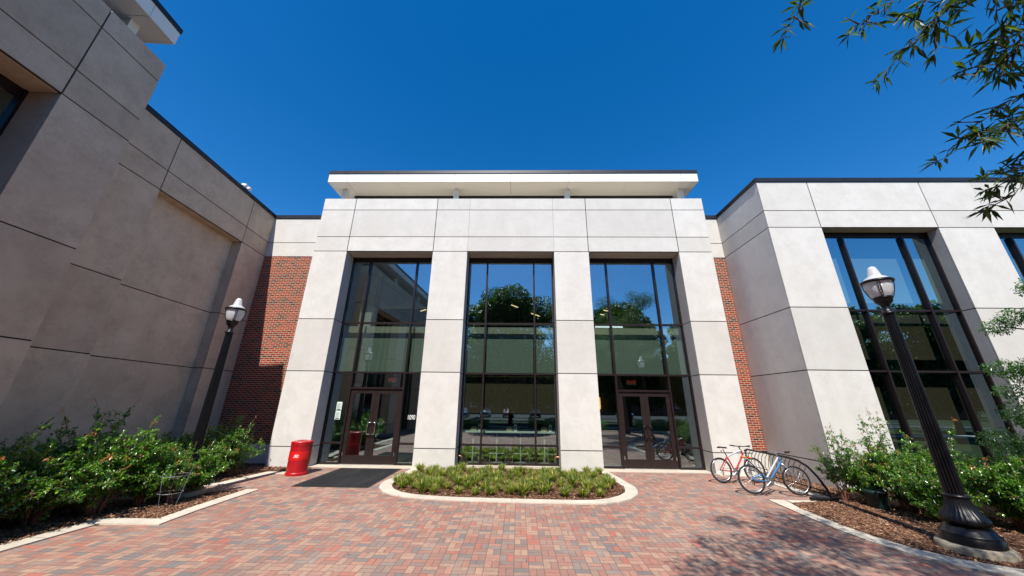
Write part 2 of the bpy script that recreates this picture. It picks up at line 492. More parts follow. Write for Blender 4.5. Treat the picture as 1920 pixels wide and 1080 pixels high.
def cells(mb, ss, zs, d0, d1, g=G, thin=()):
    """precast panels between the joints, gaps left open to the dark backing"""
    for i in range(len(ss) - 1):
        a, b = ss[i], ss[i + 1]
        ga = (.004 if i in thin else g / 2) if i else 0
        gb = (.004 if (i + 1) in thin else g / 2) if i < len(ss) - 2 else 0
        for j in range(len(zs) - 1):
            c, d = zs[j], zs[j + 1]
            mb.box(a + ga, b - gb, d0, d1, c + (g / 2 if (j or abs(c - zB) < .01) else 0), d - (g / 2 if j < len(zs) - 2 else 0))

def pier(parent, s0, s1, depth, name='pier', zs=(0, zE, zD, zC, zB), mc=None):
    mb = MB()
    for j in range(len(zs) - 1):
        a = zs[j] + (G / 2 if j else -.05); b = zs[j + 1] - G / 2
        mb.box(s0, s1, 0, .042, a, b)
        mb.box(s0, s1, .054, depth, a, b)
    mb.m = 1
    mb.box(s0 + .014, s1 - .014, .012, depth - .01, zs[0], zs[-1])
    return mb.build(name, [mc or M_conc, M_joint], parent)

def glazing(parent, s0, s1, m0, m1, dg, zlow, trans, door=False, zhead=2.63, label=None):
    """one storefront bay: frame with mullions and transoms, panes, and a pair of doors where there is one"""
    w = .03
    fr = MB()
    e = .05
    top = zB + .03
    fr.box(s0 - .02, s0 + e, dg - .06, dg + .10, zlow, top)
    fr.box(s1 - e, s1 + .02, dg - .06, dg + .10, zlow, top)
    fr.box(s0 + e, s1 - e, dg - .03, dg + .10, 7.87, top)
    doorlow = zlow
    for m in (m0, m1):
        fr.box(m - w, m + w, dg - .09, dg + .09, zlow, 7.87)
    hz = [t for t in trans]
    xs = [(s0 + e, m0 - w), (m0 + w, m1 - w), (m1 + w, s1 - e)]
    for t in hz:
        for a, b in xs:
            if door and (a, b) == xs[1] and t < zhead: continue
            fr.box(a, b, dg - .07, dg + .08, t - .03, t + .03)
    for k, (a, b) in enumerate(xs):
        if door and k == 1: continue
        fr.box(a, b, dg - .07, dg + .08, zlow, zlow + .06)
    if door:
        fr.box(m0 + w, m1 - w, dg - .08, dg + .09, zhead - .035, zhead + .035)
    f = fr.build('window_frame', M_frame, parent)
    if label: f['label'] = label
    zs = [zlow + .06] + hz + [7.87]
    for k, (a, b) in enumerate(xs):
        zz = list(zs)
        if door and k == 1: zz = [zhead] + [t for t in hz if t > zhead] + [7.87]
        for j in range(len(zz) - 1):
            p = MB(); y = dg + .01
            q = [random.uniform(-.0016, .0016) for _ in range(3)]
            p.add([(a, y + q[0], zz[j]), (b, y + q[1], zz[j]), (b, y + q[1] + q[2], zz[j + 1]), (a, y + q[0] + q[2], zz[j + 1])], [(0, 1, 2, 3)])
            p.build('pane', M_glass, f)
    if door:
        mid = (m0 + m1) / 2
        for a, b, h in ((m0 + w + .012, mid - .004, 1), (mid + .004, m1 - w - .012, -1)):
            d = MB()
            st, y0, y1 = .145, dg - .035, dg + .02
            z0, z1 = .045, zhead - .045
            d.box(a, a + st, y0, y1, z0, z1); d.box(b - st, b, y0, y1, z0, z1)
            d.box(a + st, b - st, y0, y1, z0, z0 + .27); d.box(a + st, b - st, y0, y1, z1 - .15, z1)
            do = d.build('door', M_door, parent)
            p = MB(); y = dg - .005
            p.add([(a + st, y, z0 + .27), (b - st, y, z0 + .27), (b - st, y, z1 - .15), (a + st, y, z1 - .15)], [(0, 1, 2, 3)])
            p.build('pane', M_glass, do)
            hx = (b - .07) if h == 1 else (a + .07)
            q = MB()
            q.tube([(hx + h * .035, y0, 1.02), (hx + h * .035, y0 - .05, 1.02), (hx + h * .01, y0 - .075, 1.02), (hx - h * .055, y0 - .08, 1.03), (hx - h * .07, y0 - .08, 1.06), (hx - h * .07, y0 - .08, 1.38), (hx - h * .055, y0 - .08, 1.41), (hx + h * .01, y0 - .075, 1.42), (hx + h * .035, y0 - .05, 1.42), (hx + h * .035, y0, 1.42)], .017, 8)
            q.build('handle', M_steel if m0 < 0 else M_black, do)
            q = MB(); px = (a + .02) if h == 1 else (b - .06)
            q.box(px + .0, px + .035, y0 - .014, y0 - .002, .30, .42)
            q.build('pivot_plate', M_steel, do)
        th = MB(); th.box(m0 + w, m1 - w, dg - .1, dg + .09, 0.003, .04); th.build('threshold', M_steel, parent)
    return f

# pavilion module: x positions along its front measured in the central wing's own frame
PC = [-8.575, -7.174, -3.564, -2.136, 1.451, 2.866, 6.545, 7.888]
def pavilion(root, mc=None):
    mc = mc or M_conc
    off = 0.0
    DG = .69
    for i in range(0, 8, 2):
        pier(root, PC[i], PC[i + 1], DG + .12, mc=mc)
    w = MB()
    cells(w, PC, (zB, zA, zA1, zT), 0, .055, thin=(3, 4))
    for i in (1, 3, 5):
        w.box(PC[i], PC[i + 1], .075, DG + .12, zB, zB + .05)
    w.m = 1
    w.box(PC[0] + .01, PC[7] - .01, .02, .12, zB + .012, zT - .01)
    w.m = 0
    w.box(PC[0], PC[0] + .06, .06, 9, zB + G, zT - .004); w.box(PC[7] - .06, PC[7], .06, 9, zB + G, zT - .004)
    w.box(PC[0] + .06, PC[7] - .06, .125, .3, zB + .06, zT - .004)
    w.build('upper_wall', [mc, M_joint], root)
    # closed sides and back, floors
    b = MB()
    b.box(PC[0], PC[0] + .12, DG + .13, 9, 0, zB + .01); b.box(PC[7] - .12, PC[7], DG + .13, 9, 0, zB + .01)
    b.box(PC[0] + .12, PC[7] - .12, 8.9, 9.1, 0, zT)
    b.box(PC[0] + .12, PC[7] - .12, .31, 8.9, 8.55, 9.0)
    b.build('side_wall', mc, root)
    i_ = MB()
    i_.box(PC[0] + .13, PC[7] - .13, DG + .14, 8.85, .003, .02)
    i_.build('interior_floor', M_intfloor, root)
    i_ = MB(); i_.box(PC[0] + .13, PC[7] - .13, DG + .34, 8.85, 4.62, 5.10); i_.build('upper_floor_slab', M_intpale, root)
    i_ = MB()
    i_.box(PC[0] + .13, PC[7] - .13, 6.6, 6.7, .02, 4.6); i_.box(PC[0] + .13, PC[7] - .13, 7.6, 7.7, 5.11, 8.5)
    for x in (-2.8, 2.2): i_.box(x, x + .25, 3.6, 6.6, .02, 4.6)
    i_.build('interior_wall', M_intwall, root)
    # windows
    tr = (.71, 3.21, 5.165)
    glazing(root, PC[1], PC[2], -6.39, -4.36, DG, .02, tr, True)
    glazing(root, PC[3], PC[4], -1.335, .64, DG, .07, tr, False)
    glazing(root, PC[5], PC[6], 3.70, 5.68, DG, .02, tr, True)
    # roller shades hanging behind the glass
    def shade(a, b, z0, z1, m, d=DG + .17):
        s = MB(); s.box(a, b, d, d + .006, z0, z1); s.box(a, b, d - .01, d + .016, z0 - .03, z0)
        s.build('roller_shade', m, root)
    bays = [(PC[1], -6.39, -4.36, PC[2]), (PC[3], -1.335, .64, PC[4]), (PC[5], 3.70, 5.68, PC[6])]
    for k, by in enumerate(bays):
        for a, b in ((by[0], by[1]), (by[1], by[2]), (by[2], by[3])):
            shade(a + .06, b - .05, 3.24, 4.58, M_shade_pale)
            if k == 1: shade(a + .06, b - .05, 1.81, 3.14, M_shade_tan)
    # pale bulkheads of the upper room, seen through the first bay
    u = MB(); u.box(-7.0, -6.45, 1.6, 1.9, 5.12, 7.7); u.box(-6.2, -3.9, 1.7, 2.0, 6.15, 7.7)
    u.build('interior_bulkhead', M_intpale, root)
    # roof
    r0, r1 = PC[0] - .375, PC[7] + .31
    rf = MB()
    xs = [r0, -8.05, -5.7, -3.02, -.4, 2.28, 4.95, 7.45, r1]
    for a, b in zip(xs[:-1], xs[1:]):
        rf.box(a + (.006 if a > r0 else 0), b - (.006 if b < r1 else 0), .44, .50, 11.83, 12.28)
        rf.box(a + (.006 if a > r0 else 0), b - (.006 if b < r1 else 0), .51, 1.515, 11.835, 11.88)
    rf.box(r0, r0 + .06, .51, 9.2, 11.83, 12.28); rf.box(r1 - .06, r1, .51, 9.2, 11.83, 12.28)
    rf.box(r0 + .07, r1 - .07, 1.52, 9.2, 11.84, 11.9)
    rf.m = 1
    rf.box(r0 + .07, r1 - .07, .52, 9.1, 11.9, 12.25)
    rf.build('roof', [M_fascia, M_joint], root)
    c = MB()
    c.box(r0 - .015, r1 + .015, .41, 9.25, 12.28, 12.44)
    c.build('coping', M_coping, root)
    for a in (-8.50, -3.13, 2.17, 7.53):
        p = MB(); p.box(a, a + .225, .98, 1.21, zT - .6, 11.83); p.build('roof_post', M_fascia, root)
    for a in (-8.50, 7.53):
        p = MB(); p.box(a, a + .225, 2.3, 2.53, zT - .6, 11.83); p.build('roof_post', M_fascia, root)
    c = MB(); c.box(-8.2, 7.5, 1.55, 8.8, 8.9, 11.82)
    c.build('clerestory', M_coping, root)
    c = MB(); c.box(PC[0] + .1, PC[7] - .1, .3, 1.54, 10.30, 10.42); c.build('bounce_roof', M_bounce_roof, root)  # unseen roof strip, made pale to throw sunlight up at the soffit

def text_mesh(txt, size, mat_, parent, loc, rot=(math.pi / 2, 0, 0), sx=1.0, name='lettering', ext=.002, bold=0.0, label=None):
    cu = bpy.data.curves.new(name, 'FONT'); cu.body = txt; cu.size = size; cu.extrude = ext; cu.offset = bold
    cu.align_x = 'CENTER'; cu.align_y = 'CENTER'
    tmp = bpy.data.objects.new('tmp', cu); COL.objects.link(tmp)
    bpy.context.view_layer.update()
    me = bpy.data.meshes.new_from_object(tmp.evaluated_get(bpy.context.evaluated_depsgraph_get()))
    bpy.data.objects.remove(tmp); bpy.data.curves.remove(cu)
    me.materials.clear(); me.materials.append(mat_)
    for v in me.vertices: v.co.x *= sx
    o = bpy.data.objects.new(name, me); COL.objects.link(o)
    if parent is not None: o.parent = parent
    o.location = loc; o.rotation_euler = rot
    if label: o['label'] = label
    return o

# ------------------------------------------------------------------ ground
def poly_sheet(name, pts, z, m, thick=.0, **kw):
    mb = MB(); n = len(pts)
    if thick:
        vs = [(x, y, z - thick) for x, y in pts] + [(x, y, z) for x, y in pts]
        mb.add(vs, [tuple(range(n, 2 * n))] + [(i, (i + 1) % n, n + (i + 1) % n, n + i) for i in range(n)])
    else:
        mb.add([(x, y, z) for x, y in pts], [tuple(range(n))])
    return mb.build(name, m, **kw)

gr = MB(); gr.add([(-700, -700, -.06), (700, -700, -.06), (700, 700, -.06), (-700, 700, -.06)], [(0, 1, 2, 3)])
gr.build('ground', M_lawn, kind='structure')
pv = MB(); pv.add([(-12, -4.2, 0), (14, -4.2, 0), (14, 13.3, 0), (-12, 13.3, 0)], [(0, 1, 2, 3)])
pv.build('brick_plaza', M_paver, kind='structure')

def strip(name, outer, inner, z=.022, low=-.02, m=None):
    """flush concrete edging: a closed band between an outer and an inner line"""
    n = len(outer)
    mb = MB()
    vs = [(x, y, z) for x, y in outer] + [(x, y, z) for x, y in inner] + [(x, y, low) for x, y in outer] + [(x, y, low) for x, y in inner]
    fs = []
    for i in range(n - 1):
        fs += [(i, i + 1, n + i + 1, n + i), (2 * n + i + 1, 2 * n + i, i, i + 1)[::-1], (3 * n + i, 3 * n + i + 1, n + i + 1, n + i)[::-1]]
    fs += [(0, n, 3 * n, 2 * n), (n - 1, 3 * n - 1, 4 * n - 1, 2 * n - 1)]
    mb.add(vs, fs)
    return mb.build(name, m or M_kerb, kind='structure')

def arc(cx, cy, r, a0, a1, n=8):
    return [(cx + r * math.cos(math.radians(a0 + (a1 - a0) * i / n)), cy + r * math.sin(math.radians(a0 + (a1 - a0) * i / n))) for i in range(n + 1)]

# central planter kerb: straight sides, rounded corners, a gently bowed front
po = [(-3.56, 12.62), (-3.78, 10.6)] + [(-3.74, 10.25), (-3.62, 9.85), (-3.40, 9.50), (-3.08, 9.20), (-2.7, 9.0), (-2.3, 8.90), (-1.5, 8.79), (-.4, 8.74), (.6, 8.71), (1.4, 8.70), (1.9, 8.75), (2.35, 8.93), (2.72, 9.22), (3.0, 9.62), (3.13, 10.0), (3.2, 10.4)] + [(3.02, 12.62)]
pi = [(-3.26, 12.62), (-3.47, 10.6)] + [(-3.43, 10.32), (-3.33, 10.0), (-3.16, 9.72), (-2.9, 9.47), (-2.57, 9.29), (-2.25, 9.19), (-1.47, 9.08), (-.4, 9.03), (.6, 9.0), (1.35, 8.99), (1.78, 9.03), (2.16, 9.19), (2.48, 9.45), (2.73, 9.78), (2.84, 10.1), (2.9, 10.45)] + [(2.72, 12.62)]
strip('planter_kerb', po, pi)
poly_sheet('planter_soil', pi + [(2.72, 13.0), (-3.26, 13.0)], .006, M_mulch, kind='structure')
# thresholds along the doors
for nm, (a, b) in {'door_apron': (-7.16, -3.3), 'door_apron.001': (2.74, 6.53)}.items():
    mb = MB(); mb.box(a, b, 12.62, 13.25, -.02, .018)
    mb.build('door_apron', M_kerb, kind='structure')
mb = MB(); mb.box(-2.12, 1.44, 12.95, 13.12, -.05, .068); mb.build('window_plinth', M_kerb, kind='structure')
mb = MB(); mb.box(6.53, 8.0, 12.2, 12.5, -.02, .014); mb.build('door_apron', M_kerb, kind='structure')

# left beds
Ao = [(-7.6, 3.0), (-7.52, 5.0), (-7.52, 5.9), (-7.50, 6.90), (-6.42, 6.92), (-6.50, 7.8), (-6.52, 9.48)]
Ai = [(-7.9, 3.0), (-7.82, 5.0), (-7.82, 5.9), (-7.80, 7.18), (-6.73, 7.20), (-6.80, 7.85), (-6.84, 9.48)]
strip('bed_kerb', Ao, Ai)
poly_sheet('mulch_bed', [(-7.9, 3.0), (-7.82, 5.0), (-7.82, 5.9), (-7.80, 7.18), (-6.73, 7.20), (-6.80, 7.85), (-6.84, 9.48), (-7.4, 9.2), (-8.2, 8.6), (-9.9, 8.0), (-9.9, 3.0)], .008, M_mulch, kind='structure')
strip('bed_kerb', [(-10.8, 9.2), (-8.2, 9.72), (-7.84, 9.95), (-7.62, 11.42), (-6.95, 11.44)], [(-10.8, 9.5), (-8.35, 10.0), (-8.12, 10.15), (-7.9, 11.72), (-6.95, 11.74)], .020)
poly_sheet('mulch_bed', [(-10.9, 9.5), (-8.35, 10.0), (-8.12, 10.15), (-7.9, 11.72), (-6.95, 11.74), (-6.95, 12.5), (-8.5, 12.55), (-8.5, 13.1), (-11.2, 13.1), (-11.2, 9.5)], .008, M_mulch, kind='structure')

# right beds
Ro = [(6.02, 9.33), (5.93, 8.3), (5.87, 7.4), (5.90, 6.85), (6.03, 6.3), (6.33, 5.83), (6.85, 5.5), (7.6, 5.25), (9.5, 5.0), (13, 4.8)]
Ri = [(6.40, 9.33), (6.22, 8.6), (6.16, 7.5), (6.20, 6.98), (6.33, 6.5), (6.58, 6.12), (7.02, 5.82), (7.7, 5.56), (9.55, 5.3), (13, 5.1)]
strip('bed_kerb', Ro, Ri)
mb = MB(); mb.box(6.42, 7.1, 9.06, 9.33, -.02, .018); mb.build('bed_kerb', M_kerb, kind='structure')
poly_sheet('mulch_bed', [(6.40, 9.10), (6.22, 8.6), (6.16, 7.5), (6.20, 6.98), (6.33, 6.5), (6.58, 6.12), (7.02, 5.82), (7.7, 5.56), (9.55, 5.3), (13.9, 5.1), (13.9, 10.6), (8.75, 10.6), (8.75, 12.9), (7.78, 12.9), (7.60, 11.3), (7.62, 9.10)], .008, M_mulch, kind='structure')
strip('bed_kerb', [(7.55, 12.5), (7.40, 11.3), (7.36, 10.7), (7.45, 9.9), (7.56, 9.3)], [(7.83, 12.5), (7.68, 11.3), (7.64, 10.7), (7.73, 9.9), (7.84, 9.3)])

# sawn joints across the concrete edging
for x0, x1, y0, y1 in ((-.136, -.130, 8.735, 9.035), (-3.76, -3.46, 10.9, 10.906), (2.93, 3.15, 10.9, 10.906), (-7.80, -7.52, 6.2, 6.206), (-6.80, -6.52, 8.45, 8.456), (5.90, 6.17, 7.25, 7.256)):
    mb = MB(); mb.box(x0, x1, y0, y1, .0215, .0235); mb.build('edging_joint', M_joint, kind='structure')

# ------------------------------------------------------------------ buildings
central = empty('entrance_pavilion', (0, 12.5, 0), 0, 'pale concrete entrance block with three tall glazed bays, two double doors and flat overhanging roof', 'building')
pavilion(central)

lw_rot = math.pi / 2 + .069
LWO = Vector((-11.03, 12.5, 0))
sdir = Vector((-math.sin(.069), math.cos(.069), 0)); ddir = Vector((-math.cos(.069), -math.sin(.069), 0))
def LW(s, d, z=0): return LWO + sdir * s + ddir * d + Vector((0, 0, z))
lp = empty('pavilion', LW(-14.133, -1.083), lw_rot, 'shaded concrete pavilion with overhanging flat roof, nearest on the left', 'building')
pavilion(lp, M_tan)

# left wing beyond the pavilion: blank recessed panel between piers
lw = empty('building_wing', LW(0, 0), lw_rot, 'long shaded concrete wall with a large recessed blank panel and dark coping', 'building')
S3, S4, S5, SE = -6.245, -4.245, -.812, .60
w = MB()
cells(w, (S3, S4, S5, SE), (zB, zA, zCB), 0, .055)
w.box(S4, S5, .07, .36, zB, zB + .05)
w.box(S3, SE, .12, 6, zB + .06, zCB - .02)
w.m = 1
w.box(S3 + .01, SE - .01, .02, .12, zB + .012, zCB - .01)
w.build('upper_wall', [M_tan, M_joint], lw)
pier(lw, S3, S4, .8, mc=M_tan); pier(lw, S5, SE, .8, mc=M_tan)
w = MB()
cells(w, (S4 - .05, S5 + .05), (-.05, zE, zD, zC, zB + .02), .35, .45)
w.m = 1; w.box(S4 - .05, S5 + .05, .37, .6, 0, zB)
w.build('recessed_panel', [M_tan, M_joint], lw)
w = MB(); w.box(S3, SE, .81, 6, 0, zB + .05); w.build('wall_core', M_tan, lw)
w = MB(); w.box(S3, SE + .02, -.035, 6, zCB, zCT); w.build('coping', M_coping, lw)
w = MB(); w.tube([(.12, -.012, 8.42), (.12, .01, 8.42)], .035, 12); w.m = 1; w.torus((.12, -.006, 8.42), (0, 1, 0), .04, .012, 16, 6)
w.build('wall_drain', [M_joint, M_steel], lw)
w = MB(); w.box(SE + .005, SE + .035, -.05, .05, 0, zCB - .01); w.build('corner_flashing', M_steel, lw)

# brick links beside the entrance
def link(x0, x1, label, z0, ):
    e = empty('brick_wall', ((x0 + x1) / 2, 13.07, 0), 0, label, 'wall')
    h = (x1 - x0) / 2
    m = MB(); m.box(-h, h, 0, .25, zE + .0, zB - .01); m.build('brick_panel', M_brick, e)
    m = MB(); m.box(-h, h, -.02, .25, -.05, zE - .004); m.build('base_course', M_conc, e)
    m = MB(); cells(m, (-h, h), (zB, zA, zCB), 0, .06); m.m = 1; m.box(-h, h, .03, .25, zB, zCB - .01); m.build('upper_wall', [M_conc, M_joint], e)
    m = MB(); m.box(-h, h, -.04, .4, zCB, zCT); m.build('coping', M_coping, e)
    m = MB(); m.box(-h, h, .26, 6, 0, zCB - .1); m.build('wall_core', M_conc, e)
link(-11.2, -8.58, 'red brick link wall left of the entrance, half in shadow under a white band', 0)
link(7.893, 8.73, 'narrow sunlit red brick strip between the entrance and the right wing', 0)

# right wing
rw = empty('building_wing', (8.74, 10.48, 0), 0, 'sunlit pale concrete wing on the right with very tall dark windows', 'building')
RS = [0, 1.815, 5.81, 7.67, 11.67, 13.5, 17.5, 19.3]
w = MB()
cells(w, RS, (zB, zA, zCB), 0, .042, thin=(3, 5))
for i in (1, 3, 5): w.box(RS[i], RS[i + 1], .06, .55, zB, zB + .05)
w.box(.06, RS[-1], .12, .5, zB + .06, zCB - .01)
w.m = 1; w.box(.06, RS[-1] - .01, .02, .12, zB + .012, zCB - .01)
w.build('upper_wall', [M_conc, M_joint], rw)
for i in (2, 4, 6): pier(rw, RS[i], RS[i + 1], .55)
# corner pier and the side wall that runs back to the brick
w = MB()
zz = (-.05, zE, zD, zC, zB)
for j in range(4):
    a, b = zz[j] + (G / 2 if j else 0), zz[j + 1] - G / 2
    w.box(0, RS[1], 0, .042, a, b); w.box(.06, RS[1], .054, .55, a, b)
w.m = 1; w.box(.06, RS[1] - .014, .012, .5, 0, zB)
w.build('pier', [M_conc, M_joint], rw)
w = MB()
zz = (-.05, zE, zD, zC, zB, zA, zCB)
for j in range(6):
    w.box(0, .058, .054, 2.66, zz[j] + (G / 2 if j else 0), zz[j + 1] - (G / 2 if j < 5 else 0))
w.m = 1; w.box(.015, .059, .02, 2.65, 0, zCB - .01)
w.build('side_wall', [M_conc, M_joint], rw)
w = MB(); w.box(-.035, RS[-1], -.035, 12, zCB, zCT); w.build('coping', M_coping, rw)
for i, (m0, m1) in zip((1, 3, 5), ((2.75, 4.84), (8.62, 10.71), (14.45, 16.5))):
    glazing(rw, RS[i], RS[i + 1], m0, m1, .41, .52, (3.21, 5.165))
    w = MB(); w.box(RS[i] + .002, RS[i + 1] - .002, .24, .5, -.05, .51); w.build('window_plinth', M_conc, rw)
    for a, b in ((RS[i], m0), (m0, m1), (m1, RS[i + 1])):
        for z0, z1, mm in ((5.5, 7.15, M_shade_pale), (3.6, 4.7, M_shade_tan), (.95, 2.75, M_shade_tan)):
            s_ = MB(); s_.box(a + .10, b - .16, .62, .626, z0, z1); s_.build('roller_shade', mm, rw)
w = MB(); w.box(.07, RS[-1], 8, 8.2, 0, 8.5); w.box(.07, .3, 2.67, 8, 0, zCB - .1); w.box(RS[-1] - .2, RS[-1], .56, 8, 0, 8.5)
for x in (6.0, 12.0): w.box(x, x + .2, .75, 8, 0, 8.3)
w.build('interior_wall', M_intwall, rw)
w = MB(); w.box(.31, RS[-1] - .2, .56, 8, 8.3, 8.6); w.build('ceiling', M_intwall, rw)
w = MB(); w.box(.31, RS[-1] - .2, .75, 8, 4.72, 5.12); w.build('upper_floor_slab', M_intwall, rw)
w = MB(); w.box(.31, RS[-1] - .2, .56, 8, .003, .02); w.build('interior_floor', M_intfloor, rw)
#PARTB
# ------------------------------------------------------------------ entrance details
text_mesh('1090', .235, M_white, central, (-3.965, .688, 1.60), name='house_number', sx=.64, label='white house number 1090 on the glass')
for z0, z1 in ((1.50, 1.80), (1.82, 2.12)):
    m = MB(); m.box(-6.83, -6.63, .684, .688, z0, z1); n_ = m.build('notice', M_paper, central)
    m = MB()
    for k in range(8):
        z = z1 - .05 - k * .028
        m.box(-6.81, -6.81 + (.15 if k % 3 else .10), .681, .6835, z - .007, z)
    m.box(-6.80, -6.66, .681, .6835, z0 + .015, z0 + .04)
    m.build('printed_lines', M_joint, n_)
for x in (-5.35, 4.75):
    m = MB(); m.box(x - .2, x + .2, 2.1, 2.14, 2.92, 3.16); e = m.build('exit_sign', M_dark, central)
    text_mesh('EXIT', .2, M_exit, e, (x, 2.098, 3.04), name='lettering', sx=.95)
for x, sgn in ((-2.0, 1), (1.32, -1)):
    m = MB()
    xx = -2.137 if sgn == 1 else 1.452
    m.tube([(xx, .50, .38), (xx + sgn * .10, .50, .38), (xx + sgn * .16, .49, .34), (xx + sgn * .17, .49, .24)], .016, 8)
    m.build('overflow_pipe', M_copper, central)
# pendants and strips inside
k = 0
for (x, y, z, rz, l) in ((-.2, 16.6, 6.9, .9, .55), (.9, 17.2, 6.6, .9, .75), (4.6, 17.0, 6.8, .5, .35), (4.9, 17.8, 7.0, .5, .35), (4.2, 16.3, 6.4, .5, .25), (-5.0, 16.8, 6.7, -.7, .5), (-4.6, 16.2, 7.0, -.7, .3)):
    e = empty('pendant_light', (x, y, z), rz, None, None)
    m = MB(); m.cbox(-l / 2, l / 2, -.022, .022, -.02, .02, .008); m.build('lamp', M_lampwarm, e)
    m = MB(); m.tube([(0, 0, .03), (0, 0, 8.54 - z)], .006, 5); m.build('cord', M_dark, e)
    tag(e, ['slim lit pendant left of centre in the middle upstairs window', 'slim lit pendant right of centre in the middle upstairs window', 'short lit pendant, middle of three in the right upstairs window', 'short lit pendant, highest of three in the right upstairs window', 'shortest lit pendant, lowest of three in the right upstairs window', 'slim lit pendant inside the left upstairs window', 'short lit pendant above another in the left upstairs window'][k], 'light', 'pendant lights inside the building'); k += 1
e = empty('strip_light', (5.0, 18.2, 6.2), 0, 'long white strip light inside the right upstairs window', 'light')
m = MB(); m.cbox(-.75, .75, -.05, .05, -.04, .03, .01); m.build('lamp', M_lampwhite, e)
m = MB(); m.tube([(-.6, 0, .03), (-.6, 0, 2.3)], .006, 5); m.tube([(.6, 0, .03), (.6, 0, 2.3)], .006, 5); m.build('cord', M_dark, e)
k = 0
for (x, z) in ((3.3, 2.15), (3.48, 2.05), (4.35, 2.2)):
    e = empty('wall_lamp', (x, 18.9, z), 0, ['amber tube lamp inside the right entrance, leftmost of three', 'amber tube lamp inside the right entrance, middle of three', 'amber tube lamp inside the right entrance, seen through the door'][k], 'light', 'amber lamps inside the right entrance'); k += 1
    m = MB(); m.lathe([(.03, -.30), (.045, -.28), (.045, .28), (.03, .30)], 12); m.build('tube', M_lampamber, e)
    m = MB(); m.box(-.09, .09, .05, .2, -.06, .06); m.tube([(0, 0, .35), (0, 0, 2.2)], .008, 5); m.build('bracket', M_dark, e)

# counter and stools behind the middle window
M_counter = simple('pale_laminate', (.72, .78, .70), .35)
M_stool = simple('stool_metal', (.62, .64, .56), .45, .2)
ct = empty('counter_table', (-.35, 13.93, .02), 0, 'long pale counter table on thin posts behind the middle window', 'table')
m = MB(); m.cbox(-1.75, 1.75, -.3, .3, 1.06, 1.12, .01); m.build('tabletop', M_counter, ct)
for x in (-1.35, -.45, .45, 1.35):
    m = MB(); m.tube([(x, -.12, .03), (x, -.12, 1.06)], .03, 8); m.tube([(x - .3, -.12, .34), (x + .3, -.12, .34)], .012, 6); m.lathe([(.22, 0), (.22, .02), (.05, .035)], 16, (x, 0)); m.build('leg', M_stool, ct)
names_st = ['stool at the far left of the counter', 'stool second from the left at the counter', 'stool third from the left at the counter', 'stool fourth from the left at the counter', 'stool fifth from the left at the counter', 'stool at the far right of the counter']
for i, x in enumerate((-1.65, -.95, -.35, .3, .85, 1.3)):
    if i == 0:
        st = empty('bar_stool', (x, 14.4, .02), 0)
        m = MB(); m.lathe([(.05, .72), (.17, .735), (.18, .76), (.16, .78)], 20); m.build('seat', M_stool, st)
        for a in range(4):
            w = math.pi / 4 + a * math.pi / 2
            m = MB(); m.tube([(.12 * math.cos(w), .12 * math.sin(w), .73), (.2 * math.cos(w), .2 * math.sin(w), 0)], .011, 6); m.build('leg', M_stool, st)
        m = MB(); m.torus((0, 0, .26), (0, 0, 1), .175, .009, 20, 6); m.build('foot_ring', M_stool, st)
        s0 = st
    else:
        st = copy_tree(s0); st.location = (x, 14.4, .02)
    tag(st, 'thin metal bar ' + names_st[i], 'stool', 'bar stools behind the middle window')
M_box = simple('cream_carton', (.55, .42, .22), .7)
for i, (x, lb) in enumerate(((-1.35, 'small napkin box on the counter, leftmost of three'), (.02, 'small napkin box in the middle of the counter'), (1.35, 'small napkin box on the counter, rightmost of three'))):
    e = empty('napkin_box', (x - .35, 13.85, 1.14), 0, lb, 'box', 'napkin boxes on the counter')
    m = MB(); m.cbox(-.12, .12, -.07, .07, 0, .11, .01); m.build('carton', M_box, e)
    m = MB(); m.box(-.08, .08, -.02, .02, .11, .15); m.build('napkins', M_white, e)
    e = empty('napkin_dispenser', (x - .12, 13.85, 1.14), 0, lb.replace('napkin box', 'upright dispenser').replace('small', 'pale'), 'dispenser', 'upright dispensers on the counter')
    m = MB(); m.cbox(-.055, .055, -.06, .06, 0, .24, .012); m.build('case', M_white, e)
    m = MB(); m.box(-.035, .035, -.064, -.061, .05, .16); m.build('front_slot', M_joint, e)

# entry mat
M_mat, nt, out = mat('ribbed_mat')
co = objco(nt)
wv = nt.nodes.new('ShaderNodeTexWave'); wv.inputs['Scale'].default_value = 22; wv.bands_direction = 'X'; L(nt, co, wv.inputs['Vector'])
c = mixc(nt, ramp(nt, noise(nt, co, 90, 3, .8), [(.42, (0, 0, 0)), (.62, (1, 1, 1))]), (.006, .006, .007), (.045, .045, .048))
c = mixc(nt, ramp(nt, noise(nt, mapping(nt, co, (1.2, .3, 1)), 2.0, 4), [(.48, (0, 0, 0)), (.7, (.5, .5, .5))]), c, (.05, .046, .044))
princ(nt, out, c, .95, 0, .1, 0, bump(nt, wv.outputs['Fac'], .5, .006))
e = empty('door_mat', (-4.9, 11.22, 0), 0, 'long black ribbed entrance mat lying before the left doors', 'mat')
m = MB(); m.cbox(-1.08, .98, -1.33, 1.33, .003, .012, .004); m.build('rubber_border', M_rubber, e)
m = MB(); m.cbox(-1.02, .92, -1.27, 1.27, .012, .018, .003); m.build('carpet', M_mat, e)

